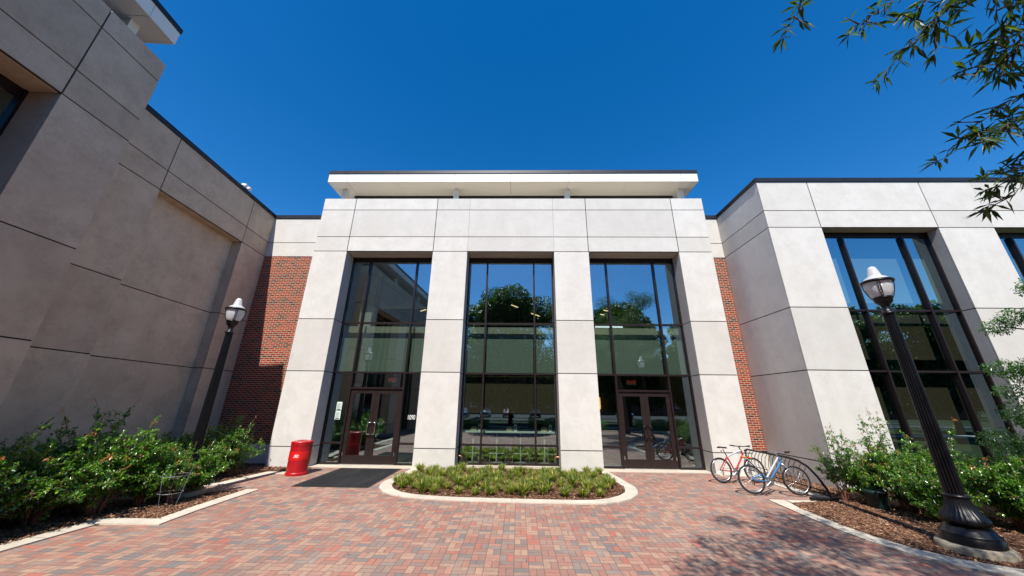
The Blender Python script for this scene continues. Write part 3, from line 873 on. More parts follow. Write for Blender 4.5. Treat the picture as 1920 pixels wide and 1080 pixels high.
# litter bin
def bin_():
    e = empty('litter_bin', (-6.80, 11.42, 0), 0, 'red round perforated steel litter bin beside the left entrance pier', 'bin')
    e.scale = (.90, .90, .98)
    m = MB(); m.lathe([(.335, 0), (.345, .02), (.345, .075), (.325, .09)], 48); m.build('base_ring', M_red, e)
    mm, nt, out = mat('perforated_red_steel')
    co = objco(nt)
    sp = nt.nodes.new('ShaderNodeSeparateXYZ'); L(nt, co, sp.inputs[0])
    an = math_(nt, 'MULTIPLY', math_(nt, 'ARCTAN2', sp.outputs[1], sp.outputs[0]), 30.0)
    zz = math_(nt, 'MULTIPLY', sp.outputs[2], 90.0)
    dots = math_(nt, 'MULTIPLY', math_(nt, 'SINE', math_(nt, 'MULTIPLY', an, 2.0)), math_(nt, 'SINE', math_(nt, 'MULTIPLY', zz, 3.14)))
    c = mixc(nt, ramp(nt, dots, [(.25, (0, 0, 0)), (.5, (1, 1, 1))]), (.46, .006, .014), (.10, .004, .006))
    princ(nt, out, c, .35, 0, .5, .15)
    m = MB(); m.lathe([(.322, .085), (.326, .30), (.326, .44)], 64); m.build('shell', mm, e)
    m = MB(); m.lathe([(.332, .43), (.334, .45), (.334, .66), (.332, .68)], 64); m.build('band', M_redband, e)
    m = MB(); m.lathe([(.326, .67), (.326, .84)], 64); m.build('shell', mm, e)
    m = MB(); m.lathe([(.336, .84), (.338, .85), (.338, .90), (.342, .91), (.345, .93), (.338, .955), (.30, .968), (.17, .985), (.165, .97), (.16, .80)], 48); m.build('lid', M_red, e)
    m = MB(); m.lathe([(.155, .955), (.158, .958)], 32); m.build('mouth', M_dark, e)
    # emblem, turned towards the path
    ex = empty('emblem_mount', (0, 0, 0)); bpy.data.objects.remove(ex)
    m = MB(); th = math.radians(-80)
    n = Vector((math.cos(th), math.sin(th), 0)); t = Vector((-math.sin(th), math.cos(th), 0)); up = Vector((0, 0, 1)); c0 = n * .337 + up * .555
    def ring(r0, r1, a0, a1, k):
        vs, fs = [], []
        for i in range(k + 1):
            w = math.radians(a0 + (a1 - a0) * i / k)
            for r in (r0, r1): vs.append(c0 + t * (r * math.cos(w)) + up * (r * math.sin(w)) - n * (r * r * 1.45))
        for i in range(k): fs.append((2 * i, 2 * i + 1, 2 * i + 3, 2 * i + 2))
        m.add(vs, fs)
    for k in range(9): ring(.070, .088, 200 + k * 33, 220 + k * 33, 4)
    ring(.048, .056, 0, 360, 32)
    def tri(ps): m.add([c0 + t * a + up * b - n * (a * a * 1.45) + n * .001 for a, b in ps], [tuple(range(len(ps)))])
    tri([(-.006, .045), (.006, .045), (.032, -.036), (.014, -.036), (0, .008)]); tri([(-.006, .045), (0, .008), (-.014, -.036), (-.032, -.036)])
    m.build('emblem', M_white, e)
bin_()

# ------------------------------------------------------------------ street lamps
def make_globe_mat():
    m, nt, out = mat('ribbed_frosted_globe')
    co = objco(nt)
    wv = nt.nodes.new('ShaderNodeTexWave'); wv.bands_direction = 'Z'; wv.inputs['Scale'].default_value = 14; L(nt, co, wv.inputs['Vector'])
    p = princ(nt, None, (.93, .93, .94), .16, 0, .6, .4, bump(nt, wv.outputs['Fac'], .5, .01))
    p.inputs['Transmission Weight'].default_value = .12
    t = nt.nodes.new('ShaderNodeBsdfTranslucent'); t.inputs[0].default_value = (.85, .85, .87, 1)
    a = nt.nodes.new('ShaderNodeMixShader'); a.inputs[0].default_value = .35
    L(nt, p.outputs[0], a.inputs[1]); L(nt, t.outputs[0], a.inputs[2]); L(nt, a.outputs[0], out.inputs[0])
    return m
M_globe = make_globe_mat()
M_pad = make_concrete('lamp_pad_concrete', (.40, .37, .30), (.30, .22, .14), 1.6)
def make_lamp(loc, rz, label, first=[None]):
    if first[0] is None:
        e = empty('street_lamp', loc, rz)
        m = MB(); m.lathe([(.42, -.08), (.42, .08), (.40, .115), (.36, .13), (.30, .132)], 48); m.build('concrete_pad', M_pad, e)
        m = MB()
        m.lathe([(.335, .131), (.335, .24), (.322, .252), (.328, .262), (.322, .275), (.30, .285), (.275, .335), (.245, .365), (.20, .375), (.195, .395)], 64)
        n = 48
        m.lathe([(.20, .39, 0), (.255, .405, .004), (.275, .44, .010), (.272, .475, .012), (.235, .53, .014), (.185, .60, .014), (.155, .67, .012), (.14, .74, .010), (.135, .765, 0), (.150, .77, 0), (.154, .785, 0), (.150, .80, 0), (.128, .81, 0)], n * 2, flute=3)
        m.build('base', M_black, e)
        m = MB()
        m.lathe([(.120, .80, .0), (.119, .82, .018), (.082, 3.84, .013), (.082, 3.86, 0)], 72, flute=4, smooth=False)
        m.lathe([(.095, 3.85), (.107, 3.865), (.107, 3.885), (.078, 3.90), (.062, 3.96), (.060, 4.02)], 32)
        m.build('pole', M_black, e)
        m = MB()
        m.lathe([(.062, 4.0), (.075, 4.04), (.115, 4.08), (.135, 4.12), (.137, 4.16), (.150, 4.165), (.152, 4.19), (.135, 4.20)], 40)
        m.torus((0, 0, 4.515), (0, 0, 1), .228, .027, 48, 10)
        m.torus((0, 0, 4.535), (0, 0, 1), .225, .014, 48, 10)
        for k in range(4):
            w = k * math.pi / 2 + .5
            for dw in (-.10, .10):
                pts = []
                for i in range(9):
                    f = i / 8; r = .15 + (.225 - .15) * math.sin(f * math.pi / 2); ww = w + dw * (1 - f * .2)
                    pts.append((r * math.cos(ww), r * math.sin(ww), 4.18 + .33 * f))
                m.tube(pts, .006, 6)
            for i in range(5):
                f0, f1 = i / 5, (i + 1) / 5
                r0 = .15 + .075 * math.sin(f0 * math.pi / 2); r1 = .15 + .075 * math.sin(f1 * math.pi / 2)
                a, b = (w - .1, w + .1) if i % 2 else (w + .1, w - .1)
                m.tube([(r0 * math.cos(a), r0 * math.sin(a), 4.18 + .33 * f0), (r1 * math.cos(b), r1 * math.sin(b), 4.18 + .33 * f1)], .004, 5)
        m.build('cage', M_black, e)
        m = MB(); m.lathe([(.125, 4.185), (.15, 4.22), (.185, 4.30), (.203, 4.40), (.208, 4.50), (.212, 4.52)], 40); m.build('globe', M_globe, e)
        m = MB(); m.lathe([(.214, 4.52), (.205, 4.55), (.165, 4.60), (.125, 4.625), (.105, 4.635), (.10, 4.66), (.085, 4.73), (.066, 4.80), (.055, 4.83), (.025, 4.85)], 40); m.build('cap', M_globe, e)
        first[0] = e
    else:
        e = copy_tree(first[0]); e.location = loc; e.rotation_euler = (0, 0, rz)
    return tag(e, label, 'street lamp', 'black fluted street lamps')
make_lamp((7.2, 6.42, 0), 1.9, 'black fluted street lamp on a round concrete pad in the right bed')
make_lamp((-7.87, 8.84, 0), .3, 'dark street lamp rising from shrubs before the shaded left wall')
make_lamp((6.7, -9.3, 0), .3, 'street lamp across the plaza, seen only mirrored in the right bay')

# ------------------------------------------------------------------ bicycles and rack
def tinted(name, col, r=.3): return simple(name, col, r, .1, .5, .4, .08)
M_bred, M_bwhite, M_bblue, M_bsilver = tinted('bike_red', (.40, .008, .012)), tinted('bike_white', (.50, .52, .57)), tinted('bike_blue', (.02, .15, .36)), simple('bike_silver', (.55, .56, .58), .3, .9)
M_orange = tinted('saddle_orange', (.75, .22, .02), .5)
def bicycle(loc, rz, lean, label, ca, cb, saddle_h, wheelbase, low=False, bars=0.0, orange=False, wh=.335, headz=.88):
    e = empty('bicycle', loc, rz, label, 'bicycle')
    e.rotation_euler = (lean, 0, rz)
    hw = wh; B = wheelbase
    rear, frt = Vector((0, 0, hw)), Vector((B, 0, hw))
    bb = Vector((.43, 0, .29)); seat_top = Vector((.26, 0, .50 if low else .72)); 
    ht, hb = Vector((B - .30, 0, headz)), Vector((B - .255, 0, headz - .15))
    saddle = bb + (seat_top - bb).normalized() * (saddle_h - .29) / ((seat_top - bb).normalized().z)
    m = MB()
    m.tube([bb, seat_top], .021, 8); m.tube([ht, hb], .025, 8)
    m.m = 0
    m.tube([rear + Vector((0, .05, 0)), bb + Vector((-.03, .03, 0))], .014, 6); m.tube([rear + Vector((0, -.05, 0)), bb + Vector((-.03, -.03, 0))], .014, 6)
    m.tube([rear + Vector((0, .05, 0)), seat_top + Vector((0, .02, -.05))], .013, 6); m.tube([rear + Vector((0, -.05, 0)), seat_top + Vector((0, -.02, -.05))], .013, 6)
    m.m = 1
    if low:
        m.tube([bb + Vector((-.03, 0, .10)), ht + Vector((0, 0, -.03))], .023, 8)
    else:
        m.tube([seat_top + Vector((0, 0, -.03)), ht + Vector((0, 0, -.02))], .023, 8)
    m.m = 0
    m.tube([bb, hb + Vector((0, 0, .02))], .025, 8)
    m.build('frame', [ca, cb], e)
    fork = MB()
    for s in (-1, 1):
        fork.tube([hb + Vector((0, s * .02, -.02)), hb + Vector((.03, s * .055, -.06)), frt + Vector((-.015, s * .055, .12)), frt + Vector((0, s * .05, 0))], [.014, .016, .013, .009], 8)
    fork.build('fork', M_bsilver if low else cb, e)
    for c in (rear, frt):
        w = MB(); w.torus(c, (0, 1, 0), hw - .022, .022, 40, 8); wo_ = w.build('tyre', M_rubber, None)
        wheel = MB(); wheel.torus(c, (0, 1, 0), hw - .052, .011, 40, 6)
        wheel.tube([c + Vector((0, -.05, 0)), c + Vector((0, .05, 0))], .018, 8)
        w_ = wheel.build('wheel', M_bsilver, e)
        wo_.parent = w_
        sp = MB()
        for k in range(28):
            a = 2 * math.pi * k / 28; s = 1 if k % 2 else -1; a2 = a + (.35 if k % 4 < 2 else -.35)
            sp.tube([c + Vector((.02 * math.cos(a2), s * .03, .02 * math.sin(a2))), c + Vector(((hw - .055) * math.cos(a), 0, (hw - .055) * math.sin(a)))], .0014, 4, False)
        sp.build('spokes', M_bsilver, w_)
    m = MB(); m.tube([seat_top - (seat_top - bb).normalized() * .05, saddle], .013, 8); m.build('seat_post', M_black, e)
    m = MB()
    vs, n = [], 10
    prof = [(-.13, .075, 0.01), (-.10, .085, .02), (-.03, .06, .012), (.05, .028, .005), (.13, .018, 0)]
    for x, hwid, z in prof:
        for k in range(8):
            w = 2 * math.pi * k / 8
            vs.append(saddle + Vector((x, hwid * math.cos(w), .03 + z + .022 * math.sin(w))))
    fs = [(i * 8 + k, i * 8 + (k + 1) % 8, (i + 1) * 8 + (k + 1) % 8, (i + 1) * 8 + k) for i in range(4) for k in range(8)] + [tuple(reversed(range(8))), tuple(range(32, 40))]
    m.add(vs, fs, True); m.build('saddle', M_orange if orange else M_black, e)
    if orange:
        m = MB(); m.add([v + Vector((0, 0, .003)) for v in vs[16:32]], [(k, (k + 1) % 8, 8 + (k + 1) % 8, 8 + k) for k in range(8)], True); m.build('saddle_patch', M_black, e)
    # stem, handlebar (turned), grips
    ca_, sa_ = math.cos(bars), math.sin(bars)
    st = ht + Vector((-.03, 0, .07)); fwd = Vector((ca_, sa_, 0)); side = Vector((-sa_, ca_, 0))
    m = MB(); m.tube([ht, st], .015, 8); m.tube([st, st + fwd * .09 + Vector((0, 0, .02))], .017, 8)
    c = st + fwd * .09 + Vector((0, 0, .02))
    m.tube([c + side * -.29 + fwd * -.03 + Vector((0, 0, .02)), c + side * -.1, c + side * .1, c + side * .29 + fwd * -.03 + Vector((0, 0, .02))], .012, 8)
    hb_ = m.build('handlebar', M_bsilver if low else M_black, e)
    m = MB()
    for s in (-1, 1):
        m.tube([c + side * s * .19 + fwd * -.015 + Vector((0, 0, .01)), c + side * s * .31 + fwd * -.035 + Vector((0, 0, .022))], .018, 8)
        m.tube([c + side * s * .17 + fwd * .02, c + side * s * .25 + fwd * .06 + Vector((0, 0, -.02))], .006, 6)
    m.build('grips', M_black, hb_)
    m = MB(); m.lathe([(.09, -.004), (.09, .004)], 28, (0, 0)); m.lathe([(.055, .008), (.055, .014)], 20, (0, 0))
    for s in (0, 1):
        a = .6 + s * math.pi
        m.tube([(0, 0, .02 if s else -.05), (.17 * math.cos(a), .17 * math.sin(a), .03 if s else -.06)], .009, 6)
        m.box(.17 * math.cos(a) - .045, .17 * math.cos(a) + .045, .17 * math.sin(a) - .012, .17 * math.sin(a) + .012, .03 if s else -.14, .12 if s else -.06)
    o = m.build('crankset', M_bsilver, e, (bb.x, -.04, bb.z)); o.rotation_euler = (math.pi / 2, 0, 0)
    m = MB(); 
    m.tube([bb + Vector((0, -.045, .088)), rear + Vector((0, -.045, .045))], .005, 4); m.tube([bb + Vector((0, -.045, -.088)), rear + Vector((.02, -.045, -.13)), rear + Vector((-.03, -.045, -.09)), rear + Vector((-.02, -.045, -.04))], .005, 4)
    m.tube([rear + Vector((0, -.05, -.01)), rear + Vector((.025, -.055, -.07)), rear + Vector((.0, -.055, -.13))], .012, 6)
    m.lathe([(.001, 0), (.04, .001), (.045, .01)], 16, (0, 0))
    m.build('chain', M_black, e)
    m = MB(); m.tube([saddle + Vector((-.05, 0, -.06)), saddle + Vector((-.07, 0, -.06))], .022, 8); m.build('reflector', M_red, e)
    return e
b1 = bicycle((6.02, 11.16, .006), math.radians(6), math.radians(-4), 'red and silver mountain bicycle with black saddle, parked farther back in the rack', M_bred, M_bwhite, .90, 1.05, False, .35, wh=.335)
b2 = bicycle((6.02, 9.80, .022), math.radians(-3), math.radians(-6), 'blue and white step-through bicycle with orange saddle, nearest to the camera', M_bblue, M_bwhite, .80, 1.10, True, .75, True, wh=.335)

rk = empty('bike_rack', (7.62, 10.9, 0), 0, 'black tubular bike rack with thin hoops beside the right wing', 'bike rack')
m = MB()
top = [(0, 1.75, .0), (0, 1.72, .55), (0, 1.62, .72), (0, 1.45, .78)] + [(0, y, .78) for y in (1.0, .5, 0, -.3)] + [(0, -.65, .75), (0, -.95, .65), (0, -1.2, .45), (0, -1.38, .22), (0, -1.47, 0)]
m.tube(top, .03, 10); m.build('rail', M_black, rk)
m = MB(); m.tube([(0, 1.72, .16), (0, -1.38, .16)], .018, 8); m.tube([(-.14, 1.4, .34), (-.14, -1.1, .34)], .008, 6); m.build('lower_rail', M_black, rk)
for i in range(16):
    y = 1.45 - i * .155
    zt = .77 if y > -.45 else .77 - (abs(y + .45)) * .35
    m = MB(); m.tube([(0, y, zt), (-.10, y - .015, zt - .12), (-.16, y - .03, .42), (-.12, y - .03, .34), (-.02, y - .03, .30), (0, y - .03, .17)], .0085, 6); m.build('hoop', M_black, rk)
m = MB(); m.tube([(-.62, -1.6, .06), (.02, -1.6, .05)], .038, 10); m.tube([(-.05, -1.6, .05), (0, -1.46, .05)], .03, 8); m.build('foot', M_black, rk)

# rooftop floodlight on the left wing
fl = empty('floodlight', LW(-1.2, .25, zCT), lw_rot, 'small pale floodlight cluster on the left roof edge', 'floodlight')
m = MB(); m.tube([(0, 0, 0), (0, 0, .30)], .02, 8); m.tube([(-.18, 0, .30), (.22, 0, .30)], .018, 8); m.tube([(-.18, 0, .42), (.1, 0, .42)], .008, 6); m.build('bracket', M_steel, fl)
for x in (-.12, .18):
    m = MB(); m.tube([(x, .08, .36), (x, -.02, .34), (x, -.12, .30), (x, -.2, .27)], [.04, .07, .09, .095], 14); m.build('lamp_head', M_white, fl)
m = MB(); m.box(-.1, .15, -.08, .08, 0, .12); m.build('base_box', M_steel, fl)
fl.scale = (.72, .72, .85)

# green canister among the right shrubs
e = empty('plant_pot', (8.05, 8.75, 0), 0, 'dark green round canister half hidden in the right shrubs', 'canister')
m = MB(); m.lathe([(.17, 0), (.19, .30), (.20, .31), (.20, .34), (.18, .345), (.05, .36)], 28); m.build('body', M_pot, e)
m = MB(); m.lathe([(.205, .335), (.205, .365), (.19, .375)], 28); m.build('rim', M_pot, e)

# wire plant support by the left path
e = empty('wire_plant_cage', (-7.25, 7.85, 0), 0, 'pale wire plant support ring standing in the left shrubs', 'plant support')
M_wire = simple('galvanised_wire', (.45, .45, .50), .5, .5)
for z, r in ((.30, .20), (.62, .24)):
    m = MB(); m.torus((0, 0, z), (0, 0, 1), r, .0028, 32, 5); m.build('hoop', M_wire, e)
for k in range(3):
    w = k * 2.1 + .3
    m = MB(); m.tube([(.14 * math.cos(w), .14 * math.sin(w), 0), (.26 * math.cos(w), .26 * math.sin(w), .75)], .0028, 5); m.build('stake', M_wire, e)

# ------------------------------------------------------------------ foliage
rng = np.random.default_rng(7)
def norm(a): return a / (np.linalg.norm(a, axis=-1, keepdims=True) + 1e-9)
def leaves(P, D, Lg, Wd, tint, curl=.25, rg=rng):
    """P origin (n,3), D direction (n,3): folded lance-shaped leaf, 4 triangles as 2 quads"""
    n = len(P); D = norm(D)
    up = np.tile(np.array([0, 0, 1.0]), (n, 1)) + rg.normal(0, .35, (n, 3))
    S = norm(np.cross(D, up)); Nn = norm(np.cross(S, D))
    Lg = np.asarray(Lg).reshape(-1, 1); Wd = np.asarray(Wd).reshape(-1, 1)
    a = P; b = P + D * Lg * .45 + S * Wd * .5 + Nn * Wd * .18; c = P + D * Lg * .5 - Nn * Lg * 0; d = P + D * Lg * .45 - S * Wd * .5 + Nn * Wd * .18
    t = P + D * Lg - np.array([0, 0, 1]) * Lg * curl
    V = np.stack([a, b, t, d], 1).reshape(-1, 3)
    F = np.arange(n * 4).reshape(-1, 4)
    F = np.concatenate([F[:, [0, 1, 2]], F[:, [0, 2, 3]]])
    return V, F, np.concatenate([tint, tint])

def tubes_np(paths, r0, r1, k=4):
    Vs, Fs, b = [], [], 0
    for p in paths:
        n = len(p)
        T = norm(np.gradient(p, axis=0)); A = norm(np.cross(T, np.array([.31, .52, .8]))); Bn = np.cross(T, A)
        r = np.linspace(r0, r1, n)[:, None, None]
        w = np.arange(k) * 2 * np.pi / k
        ringv = p[:, None, :] + r * (A[:, None, :] * np.cos(w)[None, :, None] + Bn[:, None, :] * np.sin(w)[None, :, None])
        Vs.append(ringv.reshape(-1, 3))
        for i in range(n - 1):
            for j in range(k):
                Fs.append((b + i * k + j, b + i * k + (j + 1) % k, b + (i + 1) * k + (j + 1) % k, b + (i + 1) * k + j))
        b += n * k
    return np.concatenate(Vs), np.array(Fs)

def make_shrub(seed, R=.65, H=1.2, n_stem=26, dens=1.0, lean=(0, 0), airy=False):
    rg = np.random.default_rng(seed)
    paths, P, D, T = [], [], [], []
    for i in range(n_stem):
        az = rg.uniform(0, 2 * np.pi); spread = R * np.sqrt(rg.uniform(.02, 1)); h = H * (1 - .42 * (spread / R) ** 2) * rg.uniform(.72, 1.08)
        if i < 4: h *= 1.18
        s = np.linspace(0, 1, 9)[:, None]
        out = np.array([np.cos(az), np.sin(az), 0])
        p = out * spread * (s ** 1.5) + np.array([lean[0], lean[1], 0]) * s ** 2 + np.array([0, 0, 1]) * h * (s ** .85) + out * .06
        p = p + np.cumsum(rg.normal(0, .012, (9, 3)), 0)
        if spread > .5 * R: p[6:, 2] -= (np.arange(3) + 1) * .025
        paths.append(p)
        m = int((55 if airy else 80) * dens)
        u = np.clip(rg.uniform(.12 if not airy else .3, 1.0, m), 0, 1) ** .8
        q = np.stack([np.interp(u, s[:, 0], p[:, k]) for k in range(3)], 1)
        # side twigs
        nt_ = 9 if not airy else 6
        for j in range(nt_):
            u0 = rg.uniform(.22, .93); o = np.array([np.interp(u0, s[:, 0], p[:, k]) for k in range(3)])
            d = norm(rg.normal(0, 1, 3) * np.array([1, 1, .45]) + out * .5 + np.array([0, 0, .45])); ll = rg.uniform(.10, .26) * (1.15 - .4 * u0)
            tp = o + np.linspace(0, 1, 4)[:, None] * d * ll
            paths.append(tp)
            mm = int(25 * dens); uu = rg.uniform(.1, 1.05, mm)[:, None]
            P.append(o + uu * d * ll + rg.normal(0, .012, (mm, 3))); D.append(d * .5 + rg.normal(0, .7, (mm, 3)) + np.array([0, 0, .15]))
            T.append(np.clip(rg.normal(.42, .2, mm) + .12 * (u0 > .8), 0, .9))
        P.append(q + rg.normal(0, .014, q.shape)); D.append(rg.normal(0, .8, q.shape) + np.array([0, 0, .3]) + out * .3)
        tt = np.clip(rg.normal(.42, .2, m), 0, .9)
        if i < 5: tt[u > .93] = 1.0
        T.append(tt)
    P, D, T = np.concatenate(P), np.concatenate(D), np.concatenate(T)
    ok = P[:, 2] > .03
    P, D, T = P[ok], D[ok], T[ok]
    Lg = rg.uniform(.032, .058, len(P)); V, F, tint = leaves(P, D, Lg, Lg * .56, T, .15, rg)
    me_ = (V, F, tint)
    sV, sF = tubes_np(paths, .006, .002)
    return me_, (sV, sF)
SHR = {}
def shrub(kind, loc, rz, sc, label, group, zs=1.0):
    if kind not in SHR:
        par = {'a': dict(seed=11, R=.75, H=1.25, n_stem=42), 'b': dict(seed=23, R=.68, H=1.40, n_stem=38, lean=(.15, -.1)), 'c': dict(seed=37, R=.80, H=1.1, n_stem=42, lean=(-.1, -.1)), 'd': dict(seed=41, R=.52, H=1.45, n_stem=24, dens=.9, airy=True)}[kind]
        (V, F, t), (sV, sF) = make_shrub(**par)
        e = empty('shrub', loc, rz)
        np_mesh('foliage', V, F, M_leaf, e, t); np_mesh('stems', sV, sF, M_stem, e, smooth=True)
        SHR[kind] = e
    else:
        e = copy_tree(SHR[kind]); e.location = loc
    e.rotation_euler = (0, 0, rz); e.scale = (sc, sc, sc * zs)
    return tag(e, label, 'shrub', group)
GL = 'glossy green shrubs along the left wall'
LS = [('a', -8.72, 5.15, 0, 1.05, 'glossy green shrub at the left frame edge, nearest to the camera'),
      ('b', -8.62, 5.95, 1.1, 1.0, 'glossy green shrub second from the near left end of the bed'),
      ('c', -8.60, 6.75, 2.3, 1.12, 'broad sunlit shrub before the first pavilion pier'),
      ('b', -8.30, 7.35, 3.6, 1.10, 'tall sunlit shrub with long arching stems leaning to the right'),
      ('a', -7.95, 7.95, 4.2, .88, 'low shrub directly behind the wire plant support'),
      ('d', -7.50, 8.15, .5, .62, 'small airy shrub beside the wire plant support'),
      ('c', -7.62, 8.75, 5.0, .92, 'bushy sunlit shrub beside the path end, before the lamp post'),
      ('a', -9.25, 6.2, 2.0, 1.1, 'dark shaded shrub against the near pier at the far left'),
      ('b', -9.15, 7.6, .4, 1.1, 'dark shaded shrub behind the tall arching shrub'),
      ('c', -8.9, 9.1, 1.7, 1.05, 'shaded shrub to the left of the dark lamp post'),
      ('a', -8.75, 10.6, 3.0, 1.05, 'dark shrub behind the lamp post before the recessed panel'),
      ('b', -8.72, 11.1, 1.0, .84, 'tall leafy shrub nearest to the shaded brick wall'),
      ('d', -9.4, 11.6, 2.0, .95, 'dark slender shrub in the corner by the brick wall'),
      ('c', -9.8, 10.2, .8, .95, 'dark low shrub at the foot of the recessed panel'),
      ('b', -9.3, 4.9, 4.0, 1.1, 'dark shaded shrub with thin reaching twigs at the left edge')]
for k, x, y, rz, sc, lb in LS: shrub(k, (x + (.12 if y < 7.6 and x > -8.6 else 0), y, 0), rz, sc * 1.10, lb, GL, 1.10)
GRt = 'leafy shrubs in the right bed'
RSH = [('d', 7.80, 9.28, 0, .95, 'airy shrub with tall bare shoots beside the bike rack'),
       ('b', 8.25, 9.15, 2.0, .85, 'leafy shrub just right of the bike rack shrub'),
       ('a', 8.55, 8.45, 1.0, 1.0, 'full shrub leaning over the green canister'),
       ('d', 8.9, 9.0, 3.0, 1.15, 'slender upright shrub before the corner pier of the right wing'),
       ('c', 8.35, 7.75, 4.0, .95, 'low spreading shrub left of the black lamp base'),
       ('b', 9.4, 8.5, 5.0, 1.05, 'red-tipped shrub under the first tall window, left of the lamp pole'),
       ('a', 9.3, 7.35, 2.6, 1.0, 'dense shrub directly behind the black lamp base'),
       ('c', 10.3, 8.2, .9, 1.05, 'wide shrub under the window sill, right of the lamp pole'),
       ('b', 10.1, 7.0, 3.3, .98, 'bright shrub at the right frame edge beside the lamp base'),
       ('a', 11.4, 8.3, 1.9, 1.0, 'shrub below the right end of the window sill'),
       ('c', 11.1, 7.2, 2.9, .95, 'shrub cut by the right frame edge')]
for k, x, y, rz, sc, lb in RSH: shrub(k, (x, y, 0), rz, sc, lb, GRt, 1.14)

# liriope tufts in the planter
def tuft_mesh(seed, n=240):
    rg = np.random.default_rng(seed)
    az = rg.uniform(0, 2 * np.pi, n); rr = rg.uniform(.0, .05, n); out = np.stack([np.cos(az), np.sin(az), np.zeros(n)], 1)
    Lh = rg.uniform(.13, .27, n); arch = rg.uniform(.25, 1.0, n)
    w = rg.uniform(.005, .008, n)
    s = np.array([0, .35, .7, 1.0])
    V = []
    side = np.cross(out, np.array([0, 0, 1.0]))
    for k, u in enumerate(s):
        c = out * (rr + Lh * arch * .75 * u ** 1.6)[:, None] + np.array([0, 0, 1]) * (Lh * (u - .45 * arch * u ** 2.4))[:, None]
        ww = (w * (1 - .85 * u ** 2))[:, None]
        V += [c - side * ww, c + side * ww]
    V = np.stack(V, 1)  # n, 8, 3
    F = []
    for k in range(3): F.append(np.stack([np.arange(n) * 8 + 2 * k + q for q in (0, 1, 3, 2)], 1))
    t = np.clip(rg.normal(.42, .28, n), 0, .88); t[rg.uniform(0, 1, n) < .16] = 1
    return V.reshape(-1, 3), np.concatenate(F), np.tile(t, 3)
TM = []
rt = random.Random(5)
placed = []
inner = [(-3.2, 12.4), (-3.42, 10.6), (-3.3, 10.0), (-2.9, 9.55), (-2.3, 9.28), (-.4, 9.13), (1.4, 9.1), (2.1, 9.3), (2.6, 9.75), (2.82, 10.4), (2.68, 12.4)]
def inside(x, y, poly):
    c = False
    for i in range(len(poly)):
        (x0, y0), (x1, y1) = poly[i], poly[i - 1]
        if (y0 > y) != (y1 > y) and x < (x1 - x0) * (y - y0) / (y1 - y0) + x0: c = not c
    return c
rows = 8
for j in range(rows):
    y = 9.36 + j * .40
    for i in range(15):
        x = -3.3 + i * .44 + (.2 if j % 2 else 0) + rt.uniform(-.09, .09); yy = y + rt.uniform(-.09, .09)
        if not inside(x, yy, inner): continue
        if yy > 12.25 and (-3.6 < x < -2.1 or 1.4 < x < 2.9): continue
        placed.append((x, yy))
for i, (x, y) in enumerate(placed):
    if i < 4:
        V, F, t = tuft_mesh(100 + i); o = np_mesh('grass_tuft', V, F, M_grass, None, t); TM.append(o)
    else:
        o = TM[i % 4].copy(); COL.objects.link(o)
    s = rt.uniform(.9, 1.55); o.location = (x, y, .004); o.scale = (s, s, s * rt.uniform(.85, 1.1)); o.rotation_euler = (0, 0, rt.uniform(0, 6.28))
    tag(o, 'spiky green and yellow grass tuft growing in the kerbed planter', 'grass tuft', 'grass tufts in the central planter')
# one taller weed blade arching by the left jamb
wd = MB()
for k, (dx, h) in enumerate(((.32, .45), (.1, .32), (-.05, .28))):
    wd.tube([(0, 0, 0), (dx * .1, 0, h * .6), (dx * .45, 0, h), (dx * .85, 0, h * .95), (dx, 0, h * .75)], [.006, .006, .005, .004, .002], 5)
wd.build('weed', M_grass, loc=(-1.55, 12.86, 0), label='tall green weed blade arching at the left foot of the middle window', cat='weed')

# bark chips on the mulch
def chips(name, polys, n, seed, label, sc=1.0):
    rg = np.random.default_rng(seed)
    P = []
    for poly, k in zip(polys, n):
        xs = [p[0] for p in poly]; ys = [p[1] for p in poly]; c = 0
        while c < k:
            xy = rg.uniform((min(xs), min(ys)), (max(xs), max(ys)), (4000, 2))
            for x, y in xy:
                if inside(x, y, poly): P.append((x, y)); c += 1
                if c >= k: break
    P = np.array(P); m = len(P)
    Lg = rg.uniform(.025, .075, m) * sc; Wd = Lg * rg.uniform(.22, .5, m); az = rg.uniform(0, 2 * np.pi, m); ti = rg.normal(0, .28, m)
    d = np.stack([np.cos(az) * np.cos(ti), np.sin(az) * np.cos(ti), np.sin(ti)], 1); s_ = norm(np.cross(d, np.array([0, 0, 1.0]) + rg.normal(0, .3, (m, 3)))); nn = np.cross(s_, d)
    c0 = np.stack([P[:, 0], P[:, 1], rg.uniform(.010, .030, m)], 1)
    V = []
    for a, b, h in ((-1, -1, 0), (1, -1, 0), (1, 1, 0), (-1, 1, 0), (-1, -1, 1), (1, -1, 1), (1, 1, 1), (-1, 1, 1)):
        V.append(c0 + d * (Lg * a / 2)[:, None] + s_ * (Wd * b / 2)[:, None] + nn * (h * .005))
    V = np.stack(V, 1).reshape(-1, 3)
    B = np.arange(m)[:, None] * 8
    F = np.concatenate([B + np.array(f) for f in ((4, 5, 6, 7), (0, 1, 5, 4), (2, 3, 7, 6), (1, 2, 6, 5), (3, 0, 4, 7))])
    t = rg.beta(1.6, 2.2, m)
    return np_mesh(name, V, F, M_chip, None, np.tile(t, 5), kind='stuff', label=label, cat='mulch')
chips('bark_chips', [[(-3.26, 12.8), (-3.47, 10.6), (-3.33, 10.0), (-2.9, 9.47), (-2.25, 9.19), (-.4, 9.03), (1.35, 8.99), (2.16, 9.19), (2.73, 9.78), (2.9, 10.45), (2.72, 12.8)]], [11000], 3, 'pale bark chips between the planter tufts', .8)
